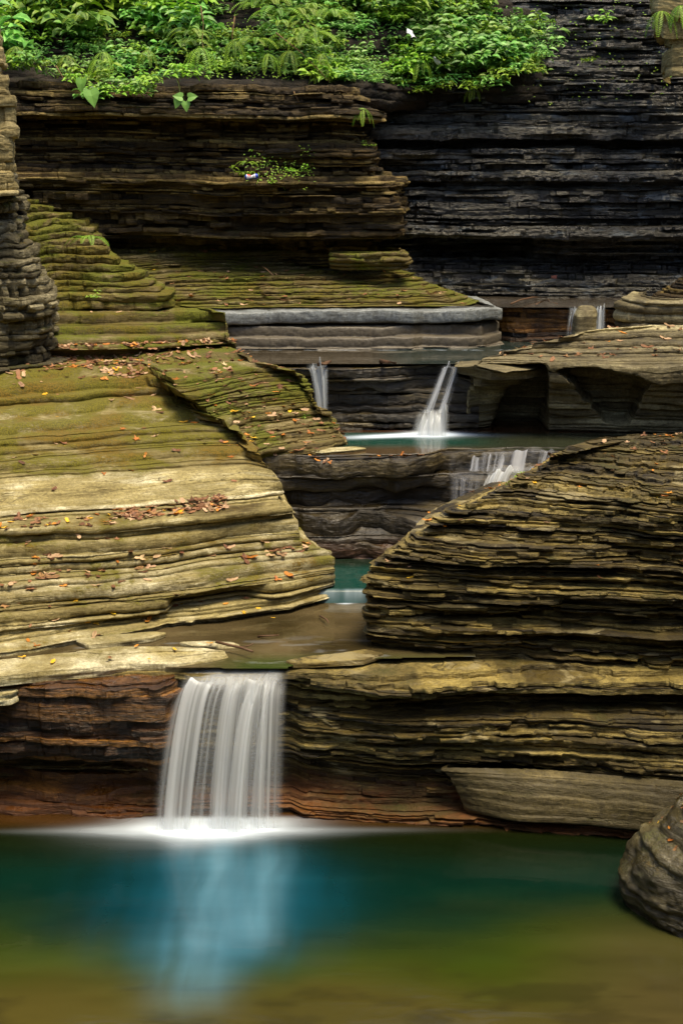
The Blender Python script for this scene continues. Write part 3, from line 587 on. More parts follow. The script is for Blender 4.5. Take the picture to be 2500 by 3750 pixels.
# back cliff
Ip = prof([(4.3, .0), (4.9, 0), (5.0, -.25), (5.35, -.3), (5.42, .25), (5.55, .3), (5.62, .15), (5.9, .1), (6.2, .12), (6.25, -.1), (6.3, .15), (6.8, .1), (6.86, -.25), (6.95, -.2), (7.0, .3), (7.2, .3), (7.3, 0), (7.6, -.05), (8, 0), (9.5, 0), (12, 0)])
def offI(x, y, z):
    p = xpx(x, y, z); o = Ip(z) * np.ones_like(p)
    o = o - .5 * (5.05 < z < 5.42) * sst(p, 1500, 1560) * (1 - sst(p, 1900, 1960)) - .25 * (5.6 < z < 5.72) * sst(p, 1900, 2100) + .2 * (5.12 < z < 5.5) * sst(p, 1950, 2050)
    return o + .1 * (7.3 < z < 7.6) * sst(p, 1950, 2050)
def I(z, l): return (z, [(a, None, D) for a, D in zip([1150, 1400, 1600, 1800, 2000, 2250, 2500, 2900], l)])
body('back_cliff', [I(4.3, [23.8, 23.8, 23.75, 23.6, 23.5, 23.4, 23.2, 23]), I(4.5, [24.0, 24, 23.9, 23.8, 23.6, 23.5, 23.3, 23]), I(4.95, [24.6, 24.6, 24.5, 24.3, 24.2, 24.1, 24, 23.8]), I(5.4, [24.7, 24.7, 24.6, 24.4, 24.3, 24.2, 24.1, 24]),
     I(6.5, [24.8, 24.8, 24.7, 24.6, 24.6, 24.5, 24.4, 24.3]), I(7.4, [24.9, 24.9, 24.9, 24.8, 24.8, 24.8, 24.8, 24.8]), I(7.9, [25, 25, 25, 25, 25, 25.1, 25.2, 25.2]), I(8.5, [26, 26, 25.9, 25.6, 25.5, 25.6, 25.8, 25.8]), I(9.6, [27.5, 27.4, 27.2, 26.6, 26.3, 26.2, 26.4, 26.6]), I(12, [30, 30, 29, 28.3, 27.8, 27.6, 27.6, 27.6])],
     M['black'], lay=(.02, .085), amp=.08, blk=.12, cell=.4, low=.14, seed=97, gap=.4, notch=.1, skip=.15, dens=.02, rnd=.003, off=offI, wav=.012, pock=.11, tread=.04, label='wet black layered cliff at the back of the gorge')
# soil slope above the left cliff
body('soil_slope', [(z, [(-600, None, a), (0, None, a), (500, None, a), (1000, None, a), (1320, None, a + .2), (1600, None, b), (1850, None, b), (2020, None, b + .6), (2060, None, b + 2.5)]) for (z, a, b) in
     [(7.45, 23.3, 25.6), (7.6, 22.9, 24.7), (7.75, 22.85, 24.7), (8.1, 23.6, 24.9), (8.6, 24.3, 25.4), (9.2, 24.9, 26.0), (10.2, 26, 27.2), (12.5, 28, 29)]], M['soil'], lay=(.08, .2), amp=.12, blk=.1, cell=.5, low=.15, seed=101, step=.6, rnd=.03, dens=.04, tread=.06, smooth=True,
     label='steep dark soil bank under the plants above the cliff', cat='soil bank')
# corner rock at the upper right
body('corner_rock', [(z, [(q, None, 24.6), (q - 4, None, 23.6), (q + 20, None, 23.2), (2600, None, 23.0), (3000, None, 22.8)]) for z, q in [(7.9, 2460), (8.0, 2455), (8.3, 2440), (8.8, 2405), (9.4, 2390), (10.5, 2380)]], M['mason'], lay=(.1, .3), amp=.05, blk=.06, cell=.5, low=.1, seed=105, dens=.03, moss=lambda x, y, z: .1 + 0 * x,
     label='tan rock corner at the upper right above the wet cliff')
# pieces along the upper stream
body('stream_bank', [(z, [(a, None, 22.6), (1870, None, D), (2000, None, D), (2100, None, D), (2250, None, D), (2450, None, D - .1), (3000, None, D - .1)]) for (z, a, D) in [(3.85, 1760, 22.0), (4.2, 1760, 22.1), (4.42, 1750, 22.0), (4.44, 1740, 23.6)]], M['rust'], lay=(.05, .1), amp=.06, blk=.05, cell=.3, low=.06, seed=109, dens=.02,
     label='brown rock sill under the highest pool')
body('bank_boulder', [(z, [(a + 60, None, 22.6), (a, None, 21.7), (a + 60, None, 21.2), (2400, None, 21.1), (2650, None, 21.0), (3000, None, 21.0)]) for (z, a) in [(4.2, 2250), (4.3, 2232), (4.45, 2232), (4.58, 2248), (4.64, 2290)]] + [(4.66, [(2400, None, 22.4), (2350, None, 21.9), (2400, None, 21.7), (2500, None, 21.6), (2650, None, 21.5), (3000, None, 21.5)])],
     M['block'], lay=(.08, .2), amp=.04, blk=.05, cell=.4, low=.1, seed=111, rnd=.03, smooth=True, dens=.02, label='pale flat topped boulder above the undercut block', kind=None, cat='boulder')
body('right_scree', [(z, [(a, None, 23.6), (a + 10, None, 23.0), (a + 80, None, 22.6), (2650, None, 22.3), (3000, None, 22)]) for (z, a) in [(4.3, 2370), (4.5, 2400), (4.62, 2440), (4.75, 2480), (4.85, 2520)]], M['brown'], lay=(.03, .06), amp=.06, blk=.05, cell=.3, low=.06, seed=113, dens=.03,
     label='small dark flaky bank at the right beside the highest pool')

# unseen gorge walls, at the sides and behind the camera, added to block low light
def sidewall(name, pts, z0, z1, seed, label, lean=0.):
    ks = []
    for z in np.linspace(z0, z1, 8):
        ks.append((z, [('w', x + lean * (z - z0) * sx, y) for (x, y, sx) in pts]))
    return ks
_pt = pt
def pt(p, z): return (p[1], p[2]) if p[0] == 'w' else _pt(p, z)
body('gorge_side_left', sidewall('l', [(-7.5, -8, -1), (-6.2, 0, -1), (-5.9, 6, -1), (-5.6, 12, -1), (-5.6, 17, -1), (-6.2, 21, -1), (-6.5, 24, -1)], -.6, 12, 1, '', .12), M['brown'], lay=(.15, .35), amp=.15, blk=.15, cell=.8, low=.3, seed=121, dens=.12, tread=.15, label='unseen layered rock wall along the left side of the gorge')
body('gorge_side_right', sidewall('r', [(6.8, 26, 1), (6.4, 22, 1), (6.0, 17, 1), (5.6, 12, 1), (5.6, 6, 1), (6.2, 0, 1), (7.5, -8, 1)], -.6, 12, 1, '', .12), M['brown'], lay=(.15, .35), amp=.15, blk=.15, cell=.8, low=.3, seed=127, dens=.12, tread=.15, label='unseen layered rock wall along the right side of the gorge')

body('light_block_wall', [(z, [('w', -9, -7 - .1 * z), ('w', -3, -9 - .1 * z), ('w', 3, -9 - .1 * z), ('w', 9, -7 - .1 * z)]) for z in (-.6, 4, 8, 13)], M['brown'], lay=(.2, .4), amp=.15, blk=.15, cell=.8, low=.3, seed=131, dens=.2, tread=.2, label='unseen layered rock wall added behind the viewer to block low light')  # closing wall added out of view to cut low front light
# ground under everything
gx, gy = np.meshgrid(np.linspace(-60, 60, 60), np.linspace(-40, 80, 60))
V = np.stack([gx, gy, -1.2 + 0 * gx + .3 * fbm(gx * .2, gy * .2, 0, 7)], -1).reshape(-1, 3)
tag(link('ground', np_mesh('ground', V, grid_q(60, 60), M['soil'], True)), 'dark gravel ground under the gorge and its pool', 'ground', kind='structure')

# rounded boulders
def P3b(px, D, z): return (*WD(px, D, z), z)
M['olive_dry'] = rock_mat('boulder_shale', (.022, .017, .004), (.085, .068, .02), (.22, .185, .08), moss=.22, mosscol=(.11, .11, .008), wet=.75, bump=.7, strata=16, tintamt=.6)
def blob(name, c, rad, seed, mat, label, lh=.045, lean=.22, p=2.6, n1=120, n2=150, cat='boulder', rot=0., la=.022, nz_=.10):
    th = np.linspace(0, math.pi, n1)[:, None]; ph = np.linspace(0, 2 * math.pi, n2)[None, :]
    sx = np.sin(th) * np.cos(ph); sy = np.sin(th) * np.sin(ph); sz = np.cos(th) + 0 * ph
    rr = 1 / (np.abs(sx) ** p + np.abs(sy) ** p + np.abs(sz) ** p) ** (1 / p)
    X, Y, Z = sx * rr * rad[0], sy * rr * rad[1], sz * rr * rad[2]; s0 = max(rad)
    q = 1 + nz_ * fbm(X * 1.8 / s0 + 4, Y * 1.8 / s0, Z * 1.8 / s0, seed, 6)
    lid = np.floor((Z + .05 * s0 * fbm(X * 2 / s0, Y * 2 / s0, 0, seed + 5)) / lh)
    q = q + la * (hsh(lid, 0, 0, seed + 1) - .5) * 2 + .02 * fbm(X * 7 / s0, Y * 7 / s0, Z * 20 / s0, seed + 2)
    X, Y, Z = X * q, Y * q, Z * q; X = X + lean * sst(Z, rad[2] * .15, rad[2])
    X, Y = X * math.cos(rot) - Y * math.sin(rot), X * math.sin(rot) + Y * math.cos(rot)
    V = np.stack([X + c[0], Y + c[1], Z + c[2]], -1).reshape(-1, 3)
    me = np_mesh(name, V, grid_q(n1, n2)[:, ::-1], mat, True, {'lay': hsh(lid, 1, 0, seed + 6).ravel(), 'blk': 0 * X.ravel(), 'mossy': .1 + 0 * X.ravel()})
    o = link(name, me); tag(o, label, cat)
    n_ = V - np.array(c); n_ /= np.linalg.norm(n_, axis=1)[:, None]; SURF[label] = (V, n_, np.ones(len(V)))
    return o
blob('boulder', (WD(2700, 11.85, .1)[0], 11.85, .18), (1.0, .85, .93), 3, M['olive_dry'], 'rounded layered olive boulder in the pool at the right edge', lean=.30, p=2.3, nz_=.2, la=.04, lh=.05, n1=200, n2=300)
blob('boulder', P3b(2138, 21.7, 4.22), (.17, .2, .29), 13, M['block'], 'small rounded boulder splitting the little fall below the highest pool', lean=.03, p=3.4, n1=50, n2=60)
blob('rock_block', P3b(1640, 15.9, 2.33), (.42, .25, .12), 17, M['olive_dry'], 'square mossy slab at the back of the shale outcrop', lean=.02, p=6, n1=60, n2=80, cat='rock slab')

# flat slabs resting at water level
def slab(name, outline, z, th, mat, label, seed, parent_kind=None, cat='rock slab'):
    P = np.array([WZ(px, py, z) for px, py in outline]); c = P.mean(0)
    n = 160; Pc = np.vstack([P, P[:1]]); s = np.linspace(0, len(P), n, endpoint=False); i = s.astype(int); f = (s - i)[:, None]
    ring = Pc[i] * (1 - f) + Pc[np.minimum(i + 1, len(P))] * f
    for _ in range(3): ring = (np.roll(ring, 1, 0) + ring * 2 + np.roll(ring, -1, 0)) / 4
    d_ = ring - c; d_ = d_ / (np.linalg.norm(d_, axis=1)[:, None] + 1e-9)
    rows = []
    nl = max(2, int(th / .025))
    for k in range(nl):
        o = .02 * fbm(ring[:, 0] * 5, ring[:, 1] * 5, k * 7.7, seed, 3) + .02 * (hsh(k, 0, 0, seed) - .5)
        for zz in (0, .85): rows.append(np.column_stack([ring + d_ * o[:, None], np.full(n, z - th + (k + zz) * th / nl)]))
    for q in np.linspace(.97, 0, 14):
        rp = c + (ring + d_ * o[:, None] - c) * q
        rows.append(np.column_stack([rp, z + .004 + .008 * fbm(rp[:, 0] * 4, rp[:, 1] * 6, 0, seed + 3)]))
    V = np.concatenate([np.vstack([r, r[:1]]) for r in rows])
    me = np_mesh(name, V, grid_q(len(rows), n + 1), mat, True, {'lay': np.full(len(V), .7), 'blk': np.zeros(len(V)), 'mossy': np.full(len(V), -.4)})
    o = link(name, me); tag(o, label, cat); SURF.setdefault('slabs', []).append(V); return o
slab('rock_slab', [(-200, 2500), (120, 2462), (300, 2448), (480, 2430), (640, 2432), (780, 2412), (838, 2398), (820, 2380), (700, 2372), (500, 2378), (300, 2386), (130, 2400), (-200, 2440)], 1.63, .11, M['pale'], 'long pale slab edge above the rusty wall left of the fall', 5)
slab('rock_slab', [(270, 2385), (420, 2368), (560, 2368), (760, 2374), (830, 2384), (600, 2384), (400, 2396)], 1.645, .04, M['pale'], 'thin wet pale sliver of slab lying in shallow water', 6)
slab('rock_slab', [(280, 2345), (400, 2325), (560, 2313), (610, 2316), (560, 2334), (420, 2352), (330, 2362)], 1.655, .05, M['pale'], 'pale wedge of slab at the foot of the worn ledges', 7)
slab('rock_slab', [(655, 2352), (760, 2348), (850, 2352), (880, 2362), (800, 2366), (700, 2364)], 1.63, .04, M['pale'], 'small flat slab beside the broken twig', 8)
slab('rock_slab', [(-150, 2560), (40, 2540), (70, 2525), (20, 2505), (-150, 2500)], 1.45, .12, M['pale'], 'square edged slab end at the left edge above the rusty wall', 9)
slab('rock_slab', [(1040, 2420), (1130, 2404), (1250, 2393), (1340, 2376), (1410, 2392), (1330, 2417), (1180, 2427), (1080, 2430)], 1.62, .05, M['olive'], 'dark slab at the right lip of the main waterfall', 10)
slab('rock_slab', [(1090, 1651), (1180, 1641), (1300, 1637), (1340, 1641), (1290, 1648), (1180, 1656)], 3.04, .03, M['pale'], 'thin pale sliver of rock in the edge of the middle pool', 11)
slab('rock_slab', [(1540, 1990), (1540, 1898), (1640, 1880), (1740, 1872), (1740, 1900), (1650, 1925)], 2.42, .15, M['olive'], 'square mossy slab at the back of the shale outcrop', 12) if False else None

# ------------------------------------------------------------ water
def water(name, xs, ys, z, col, foam, mat, label, zf=None, mask=None):
    X, Y = np.meshgrid(xs, ys); Z = np.full_like(X, z) if zf is None else zf(X, Y)
    c = col(X, Y); fo = np.clip(foam(X, Y), 0, 1) if foam else 0 * X
    V = np.stack([X, Y, Z], -1).reshape(-1, 3)
    Q = grid_q(len(ys), len(xs))
    if mask is not None:
        k = mask(X, Y).ravel(); Q = Q[k[Q].all(1)]
    me = np_mesh(name, V, Q, mat, True, {'foam': fo}, {'wcol': np.concatenate([c.reshape(-1, 3), np.ones((X.size, 1))], 1)})
    return tag(link(name, me), label, 'water', kind='structure')
def mixc(a, b, t): t = np.clip(t, 0, 1)[..., None]; return np.asarray(a) * (1 - t) + np.asarray(b) * t
fx0, fy0 = WZ(800, 2990, 0)
def pool_col(X, Y):
    # depth of the bed: shallow sandy shelf near the camera, deep green bowl under the fall
    wx = X + .6 * fbm(X * .4, Y * .5, 0, 61); wv = .55 * fbm(wx * .45, Y * .7, 0, 3) + .16 * fbm(wx * 1.1, Y * 2.2, 0, 5)
    c = mixc((.062, .052, .011), (.030, .045, .004), sst(Y + wv, 9.9, 11.0))
    c = mixc(c, (.002, .017, .010), sst(Y + wv, 10.7, 12.0))
    c = mixc(c, (.006, .010, .002), sst(Y + wv * .6, 12.1, 13.3))
    c = mixc(c, (.07, .028, .006), sst(Y + .1 * wv, 13.2, 13.6) * .7)
    r = sst(X + .4 * wv, 1.3, 2.6) * (1 - sst(Y, 11.0, 12.0)); c = mixc(c, (.07, .054, .02), r * .65)
    st = fbm(wx * 1.6, Y * 4.5, 0, 63, 4); c = mixc(c, np.array((.02, .018, .006)), sst(st, .05, .45) * (1 - sst(Y, 10.4, 11.2)) * .42)
    # blue plume: aerated water and the fall's reflection, both painted into the colour
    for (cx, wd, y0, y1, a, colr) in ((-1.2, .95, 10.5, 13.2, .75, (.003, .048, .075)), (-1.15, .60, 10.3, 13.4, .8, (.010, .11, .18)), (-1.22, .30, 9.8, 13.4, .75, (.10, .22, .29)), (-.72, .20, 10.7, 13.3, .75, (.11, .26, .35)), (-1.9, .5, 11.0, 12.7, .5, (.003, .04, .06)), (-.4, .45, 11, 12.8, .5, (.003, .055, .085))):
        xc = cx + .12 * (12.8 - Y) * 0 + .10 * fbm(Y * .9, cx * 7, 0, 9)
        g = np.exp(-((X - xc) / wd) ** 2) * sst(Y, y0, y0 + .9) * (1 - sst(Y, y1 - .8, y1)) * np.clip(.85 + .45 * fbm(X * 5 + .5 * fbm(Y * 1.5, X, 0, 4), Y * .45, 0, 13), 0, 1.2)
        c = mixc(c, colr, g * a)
    return c * (1 + .25 * fbm(X * .9 + .5 * fbm(Y, X, 0, 3), Y * 3.5, 0, 23))[..., None]
def pool_foam(X, Y):
    dx = X - fx0; dy = Y - fy0
    st = .5 + .5 * fbm(dx * 1.3 + 3 * dy, dy * 9, 0, 31, 4)
    core = np.exp(-((np.abs(dx + .02) / .74) ** 2.4)) * np.exp(-(np.clip(-(dy + .14), 0, 9) / (.20 + .16 * np.exp(-((dx + .1) / .45) ** 2) + .08 * fbm(dx * 3, 0, 0, 8))) ** 2) * (.82 + .3 * st) * (1 - sst(dy, -.08, .05))
    wide = np.exp(-(np.abs(dx + .25) / 1.15) ** 2.0) * np.exp(-((dy + .34) / (.17 / (1 + .5 * dx * dx))) ** 2) * (.2 + .8 * st)
    fan = np.exp(-(np.abs(dx + .35) / .8) ** 2) * np.exp(-(np.clip(-dy - .25, 0, 9) / .38) ** 2) * np.exp(-(np.clip(dy + .25, 0, 9) / .1) ** 2) * (.25 + .5 * st) * .55
    right = np.exp(-((dx - 1.2) / .9) ** 2) * np.exp(-((dy + .30) / .05) ** 2) * .08
    return np.clip(core * 1.05 + wide * .8 + fan * .8 + right, 0, 1)
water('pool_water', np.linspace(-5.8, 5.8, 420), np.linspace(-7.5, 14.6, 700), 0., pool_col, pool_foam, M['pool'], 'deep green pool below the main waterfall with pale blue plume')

lipL, lipR = Xat(640, 13.75, 1.6), Xat(1055, 13.75, 1.6)
def l1_col(X, Y):
    n = fbm(X * 1.5, Y * 2.5, 0, 41)
    c = mixc((.035, .026, .010), (.10, .075, .035), .5 + n)
    c = mixc(c, (.035, .055, .012), (1 - sst(Y, 13.8, 14.3)) * sst(X, -1.6, -.8))
    return c
def front1(X):   # front boundary of the stream above the fall
    return np.interp(X, [-6, lipL - .35, lipL - .1, lipR, lipR + .15, 2], [14.0, 13.98, 13.72, 13.70, 13.95, 14.1])
water('stream_water', np.linspace(-5.5, 1.4, 260), np.linspace(13.6, 18, 160), 1.6, l1_col, lambda X, Y: .8 * np.exp(-((Y - 15.98 - .05 * fbm(X * 5, 0)) / .05) ** 2) * sst(X, -.1, .05) * (1 - sst(X, .12, .3)) + .10 * sst(fbm(X * 2.2, Y * 9, 0, 4), .25, .5) * (1 - sst(Y, 14.3, 14.9)), M['stream'],
      'brown shallow stream above the main waterfall', mask=lambda X, Y: Y > front1(X))
water('lower_pool_water', np.linspace(-.6, 2.0, 120), np.linspace(15.88, 17.7, 90), 1.74, lambda X, Y: mixc((.006, .045, .034), (.012, .02, .012), sst(Y, 16.8, 17.2)), lambda X, Y: .22 * np.exp(-((Y - 16.0) / .05) ** 2) * (.6 + .8 * fbm(X * 9, Y * 4, 0, 6)), M['stream'], 'small blue green pool in the narrow gap between the banks', zf=lambda X, Y: 1.57 + .17 * sst(Y, 15.9, 16.04))
def l2_col(X, Y):
    c = mixc((.07, .045, .02), (.008, .05, .035), sst(Y + .15 * fbm(X, Y * 2, 0, 2), 18.0, 18.5)); c = mixc(c, (.03, .035, .02), sst(X, 1.2, 2.4))
    return mixc(c, (.05, .02, .008), sst(Y, 19.15, 19.35))
f2x = Xat(1580, 19.2, 3.0)
def l2_foam(X, Y):
    dx = X - f2x; yc = 19.15 - .10 * np.abs(dx) - .25 * np.clip(-dx, 0, 2) * .5
    return np.clip(np.exp(-((Y - yc) / .14) ** 2) * np.exp(-(np.abs(dx + .35) / .85) ** 2.4) * 1.1 + np.exp(-(np.abs(dx) / .3) ** 2) * np.exp(-((Y - 19.15) / .25) ** 2), 0, 1)
def front2(X): return np.interp(X, [-3, Xat(1560, 17.7, 3), Xat(1640, 18, 3), 6], [17.7, 17.72, 18.0, 18.05])
water('middle_pool_water', np.linspace(-2.0, 6, 260), np.linspace(17.6, 20.2, 120), 3.01, l2_col, l2_foam, M['stream'], 'green middle pool below the two small falls', mask=lambda X, Y: Y > front2(X))
water('upper_pool_water', np.linspace(-3.5, 6, 160), np.linspace(19.5, 23, 80), 3.925, lambda X, Y: mixc((.045, .035, .02), (.02, .03, .025), sst(X, 0.3, 1.0)), lambda X, Y: .25 * np.exp(-((Y - 21.0) / .06) ** 2) * (fbm(X * 8, Y * 9, 0, 3) > 0) + 0 * X, M['stream'], 'still grey brown upper pool below the slate band')
water('top_pool_water', np.linspace(-1, 6, 120), np.linspace(21.95, 24.6, 60), 4.46, lambda X, Y: mixc((.07, .058, .045), (.05, .042, .03), .5 + fbm(X, Y)), None, M['stream'], 'highest pinkish brown pool at the foot of the back cliff')

# ------------------------------------------------------------ waterfalls: overlapping curved sheets of falling water
def fall_sheet(name, top, bot, lip, seed, parent, dens=1.0, thrown=.25, a0=.9, nst=34, edge=.08, tint=(.92, .97, 1.), n=260, rows=60, low=.3, hard=1., liprag=.2):
    """top, bot: world points (left, right) at lip and foot; lip: extra back points the water runs over"""
    u = np.linspace(0, 1, n); T0, T1 = np.array(top[0]), np.array(top[1]); B0, B1 = np.array(bot[0]), np.array(bot[1])
    st = .5 + .5 * fbm(u * nst * .30, 0, 0, seed, 2) ; st2 = .5 + .5 * fbm(u * nst, 1.5, 0, seed + 4, 3)
    V = []; A = []; Cc = []
    back = np.array(lip, float)
    for r in range(rows):
        t = r / (rows - 1)
        if t < .16:
            q = t / .16; P = (T0 + back)[None] * (1 - q) + T0[None] * q + u[:, None] * (T1 - T0)
            P[:, 2] -= .0; P[:, 2] += .012 * fbm(u * 9, q * 2, 0, seed + 5); al = (.12 + .5 * st2 * q) * .8
        else:
            q = (t - .16) / .84; qs = q ** .5 if thrown else q
            a = T0 * (1 - q) + B0 * q; b = T1 * (1 - q) + B1 * q
            P = a[None] * (1 - u[:, None]) + b[None] * u[:, None]
            hfrac = qs                        # forward motion is faster at first: a thrown parabola
            for c_ in (0, 1): P[:, c_] = (T0[c_] * (1 - u) + T1[c_] * u) * (1 - hfrac) + (B0[c_] * (1 - u) + B1[c_] * u) * hfrac
            P[:, 1] += .03 * fbm(u * 12, .4 * q, 0, seed + 8, 3); P[:, 2] += liprag * (1 - q) * fbm(u * 7, 0, 0, seed + 18, 3)
            us = u + .012 * fbm(u * 6, q * 1.3, 0, seed + 12, 2)
            s1 = .5 + .5 * fbm(us * nst * .33, .25 * q, 0, seed + 1, 2); s2 = .5 + .5 * fbm(us * nst * 1.3, .2 * q, 0, seed + 2, 3)
            cov = np.clip(1.25 - .55 * q, 0, 1)
            al = sst(s1 * .7 + s2 * .5 - low * q * .6, .95 - dens, 1.40 - dens) * .84 + .08 * cov
        al = al * sst(u, 0, edge) * (1 - sst(u, 1 - edge, 1)) * a0
        V.append(P); A.append(al); Cc.append(np.tile(np.array([*tint, 1.]), (n, 1)) * (.86 + .2 * st2[:, None]))
    V = np.concatenate(V)
    return link(name, np_mesh(name, V, grid_q(rows, n), M['fall'], True, {'alpha': np.concatenate(A)}, {'wcol': np.clip(np.concatenate(Cc), 0, 1)}), parent)
def P3(px, D, z): return (*WD(px, D, z), z)
def fall_thing(name, loc, label): 
    o = bpy.data.objects.new(name, None); COL.objects.link(o); o.empty_display_size = .2
    return tag(o, label, 'waterfall')
mf = fall_thing('waterfall', None, 'wide silky white waterfall dropping into the green pool')
fall_sheet('water_sheet', (P3(655, 13.60, 1.48), P3(1058, 13.62, 1.51)), (P3(545, 13.30, .0), P3(1045, 13.36, .0)), (.03, .30, .10), 3, mf, edge=.16, dens=.62, a0=.97, low=.14, nst=24)
fall_sheet('water_sheet', (P3(640, 13.66, 1.46), P3(1072, 13.66, 1.50)), (P3(535, 13.42, .0), P3(1110, 13.46, .0)), (.02, .2, .10), 9, mf, dens=.45, a0=.3, low=.1, edge=.3)
fall_sheet('water_sheet', (P3(720, 13.56, 1.48), P3(1040, 13.58, 1.51)), (P3(620, 13.20, .0), P3(975, 13.28, .0)), (.03, .3, .10), 15, mf, edge=.14, dens=.50, a0=.9, low=.0, nst=18)
sf = fall_thing('waterfall', None, 'narrow grey waterfall beside the mossy ledge above the middle pool')
fall_sheet('water_sheet', (P3(1118, 19.28, 3.90), P3(1206, 19.28, 3.90)), (P3(1165, 19.0, 3.0), P3(1204, 19.0, 3.0)), (.0, .25, .03), 21, sf, dens=.8, a0=.8, nst=14, n=90, tint=(.62, .68, .74), edge=.28)
cf = fall_thing('waterfall', None, 'slanting white cascade sliding into the green middle pool')
fall_sheet('water_sheet', (P3(1610, 19.42, 3.88), P3(1690, 19.42, 3.88)), (P3(1540, 19.15, 3.30), P3(1640, 19.15, 3.30)), (.05, .2, .03), 27, cf, dens=.75, a0=.8, nst=12, n=90, thrown=0, tint=(.6, .65, .72), edge=.28)
fall_sheet('water_sheet', (P3(1530, 19.15, 3.33), P3(1645, 19.15, 3.33)), (P3(1500, 19.0, 3.0), P3(1650, 19.0, 3.0)), (.0, .02, .02), 29, cf, dens=1.1, a0=.9, nst=12, n=90, tint=(.8, .84, .86), low=.1, edge=.28)
lf = fall_thing('waterfall', None, 'low stepped cascade spilling right of the dark rock step')
fall_sheet('water_sheet', (P3(1640, 17.93, 3.0), P3(2080, 17.95, 3.0)), (P3(1630, 17.70, 2.80), P3(2060, 17.70, 2.80)), (.0, .1, .01), 33, lf, dens=.55, a0=.6, nst=40, thrown=0, tint=(.62, .66, .74), low=0, edge=.28)
fall_sheet('water_sheet', (P3(1760, 17.42, 2.84), P3(1990, 17.42, 2.84)), (P3(1720, 17.12, 2.36), P3(1900, 17.16, 2.36)), (.0, .30, .01), 37, lf, dens=.72, a0=.95, nst=22, tint=(.72, .76, .78), low=.1, hard=1.3, edge=.28)
fall_sheet('water_sheet', (P3(1570, 17.3, 2.385), P3(1780, 17.2, 2.385)), (P3(1565, 17.1, 2.25), P3(1800, 17.0, 2.25)), (.0, .2, .01), 39, lf, dens=.6, a0=.5, nst=12, tint=(.55, .6, .7), low=.1, edge=.28)
fall_sheet('water_sheet', (P3(1640, 17.45, 2.79), P3(1780, 17.45, 2.79)), (P3(1640, 17.35, 2.38), P3(1760, 17.3, 2.38)), (.0, .25, .01), 38, lf, dens=.6, a0=.5, nst=10, tint=(.55, .58, .65), low=.1, edge=.28)
tf = fall_thing('waterfall', None, 'little fall splitting around the boulder below the highest pool')
fall_sheet('water_sheet', (P3(2080, 21.88, 4.45), P3(2118, 21.88, 4.45)), (P3(2066, 21.7, 3.98), P3(2100, 21.7, 3.98)), (.0, .15, .01), 43, tf, dens=.8, a0=.8, nst=8, n=50, tint=(.62, .68, .74), edge=.28)
fall_sheet('water_sheet', (P3(2178, 21.8, 4.44), P3(2215, 21.8, 4.44)), (P3(2152, 21.55, 4.1), P3(2215, 21.5, 4.1)), (.0, .15, .01), 45, tf, dens=.8, a0=.8, nst=8, n=50, tint=(.62, .68, .74), edge=.28)

# ------------------------------------------------------------ plants
rnd = random.Random(5)
def leaf_geo(V, Fc, A, base, dirv, nrm, L, W, droop=.25, lv=.5, fold=.18):
    d_ = dirv.normalized(); s_ = d_.cross(nrm).normalized(); n_ = s_.cross(d_)
    o = len(V)
    V += [base, base + d_ * L * .35 + s_ * W * .5 + n_ * W * fold, base + d_ * L * .4 - n_ * L * .02, base + d_ * L * .35 - s_ * W * .5 + n_ * W * fold,
          base + d_ * L * .72 + s_ * W * .33 + n_ * (W * fold * .6 - L * droop * .3), base + d_ * L * .72 - n_ * L * droop * .4, base + d_ * L * .72 - s_ * W * .33 + n_ * (W * fold * .6 - L * droop * .3), base + d_ * L - n_ * L * droop]
    Fc += [(o, o + 1, o + 2), (o, o + 2, o + 3), (o + 1, o + 4, o + 5), (o + 1, o + 5, o + 2), (o + 2, o + 5, o + 6), (o + 2, o + 6, o + 3), (o + 4, o + 7, o + 5), (o + 5, o + 7, o + 6)]
    A += [lv] * 8
def leaves_mesh(name, V, Fc, A, mat):
    return np_mesh(name, np.array([tuple(v) for v in V]), np.array(Fc), mat, False, {'lv': A})
def RV(z0=-1, z1=1):
    a = rnd.uniform(0, 2 * math.pi); return Vector((math.cos(a), math.sin(a), rnd.uniform(z0, z1)))
def make_leafy(seed, nst, h, Ls, mat, hang=0.):
    rnd.seed(seed); V = []; Fc = []; A = []; sb = MB()
    for i in range(nst):
        a = rnd.uniform(0, 6.28); rr = rnd.uniform(0, .10); p = Vector((rr * math.cos(a), rr * math.sin(a), -.02))
        dv = Vector((math.cos(a) * .7, math.sin(a) * .7 - .45, rnd.uniform(.5, 1.1) * (1 - hang))).normalized()
        pts = [p.copy()]; hh = h * rnd.uniform(.6, 1.1); n = rnd.randint(3, 5); lv = rnd.random()
        for k in range(n):
            p = p + dv * hh / n; dv = (dv + Vector((0, -.08, -.16 - hang * .5))).normalized(); pts.append(p.copy())
            for q in range(2 + (k == n - 1) * 2):
                ld = (Vector((math.cos(a + q * 3.14 + k * 1.6), math.sin(a + q * 3.14 + k * 1.6) - .25, rnd.uniform(-.3, .3)))).normalized()
                leaf_geo(V, Fc, A, p + ld * .012, ld, Vector((rnd.uniform(-.35, .35), -.45 + rnd.uniform(-.3, .3), .85)).normalized(), Ls * rnd.uniform(.6, 1.25), Ls * rnd.uniform(.4, .62), rnd.uniform(.1, .45), .5 * lv + .5 * rnd.random())
        sb.tube(pts, .004, .002, 4)
    return leaves_mesh('leafy_plant', V, Fc, A, mat), sb.mesh('stem', M['stem'])
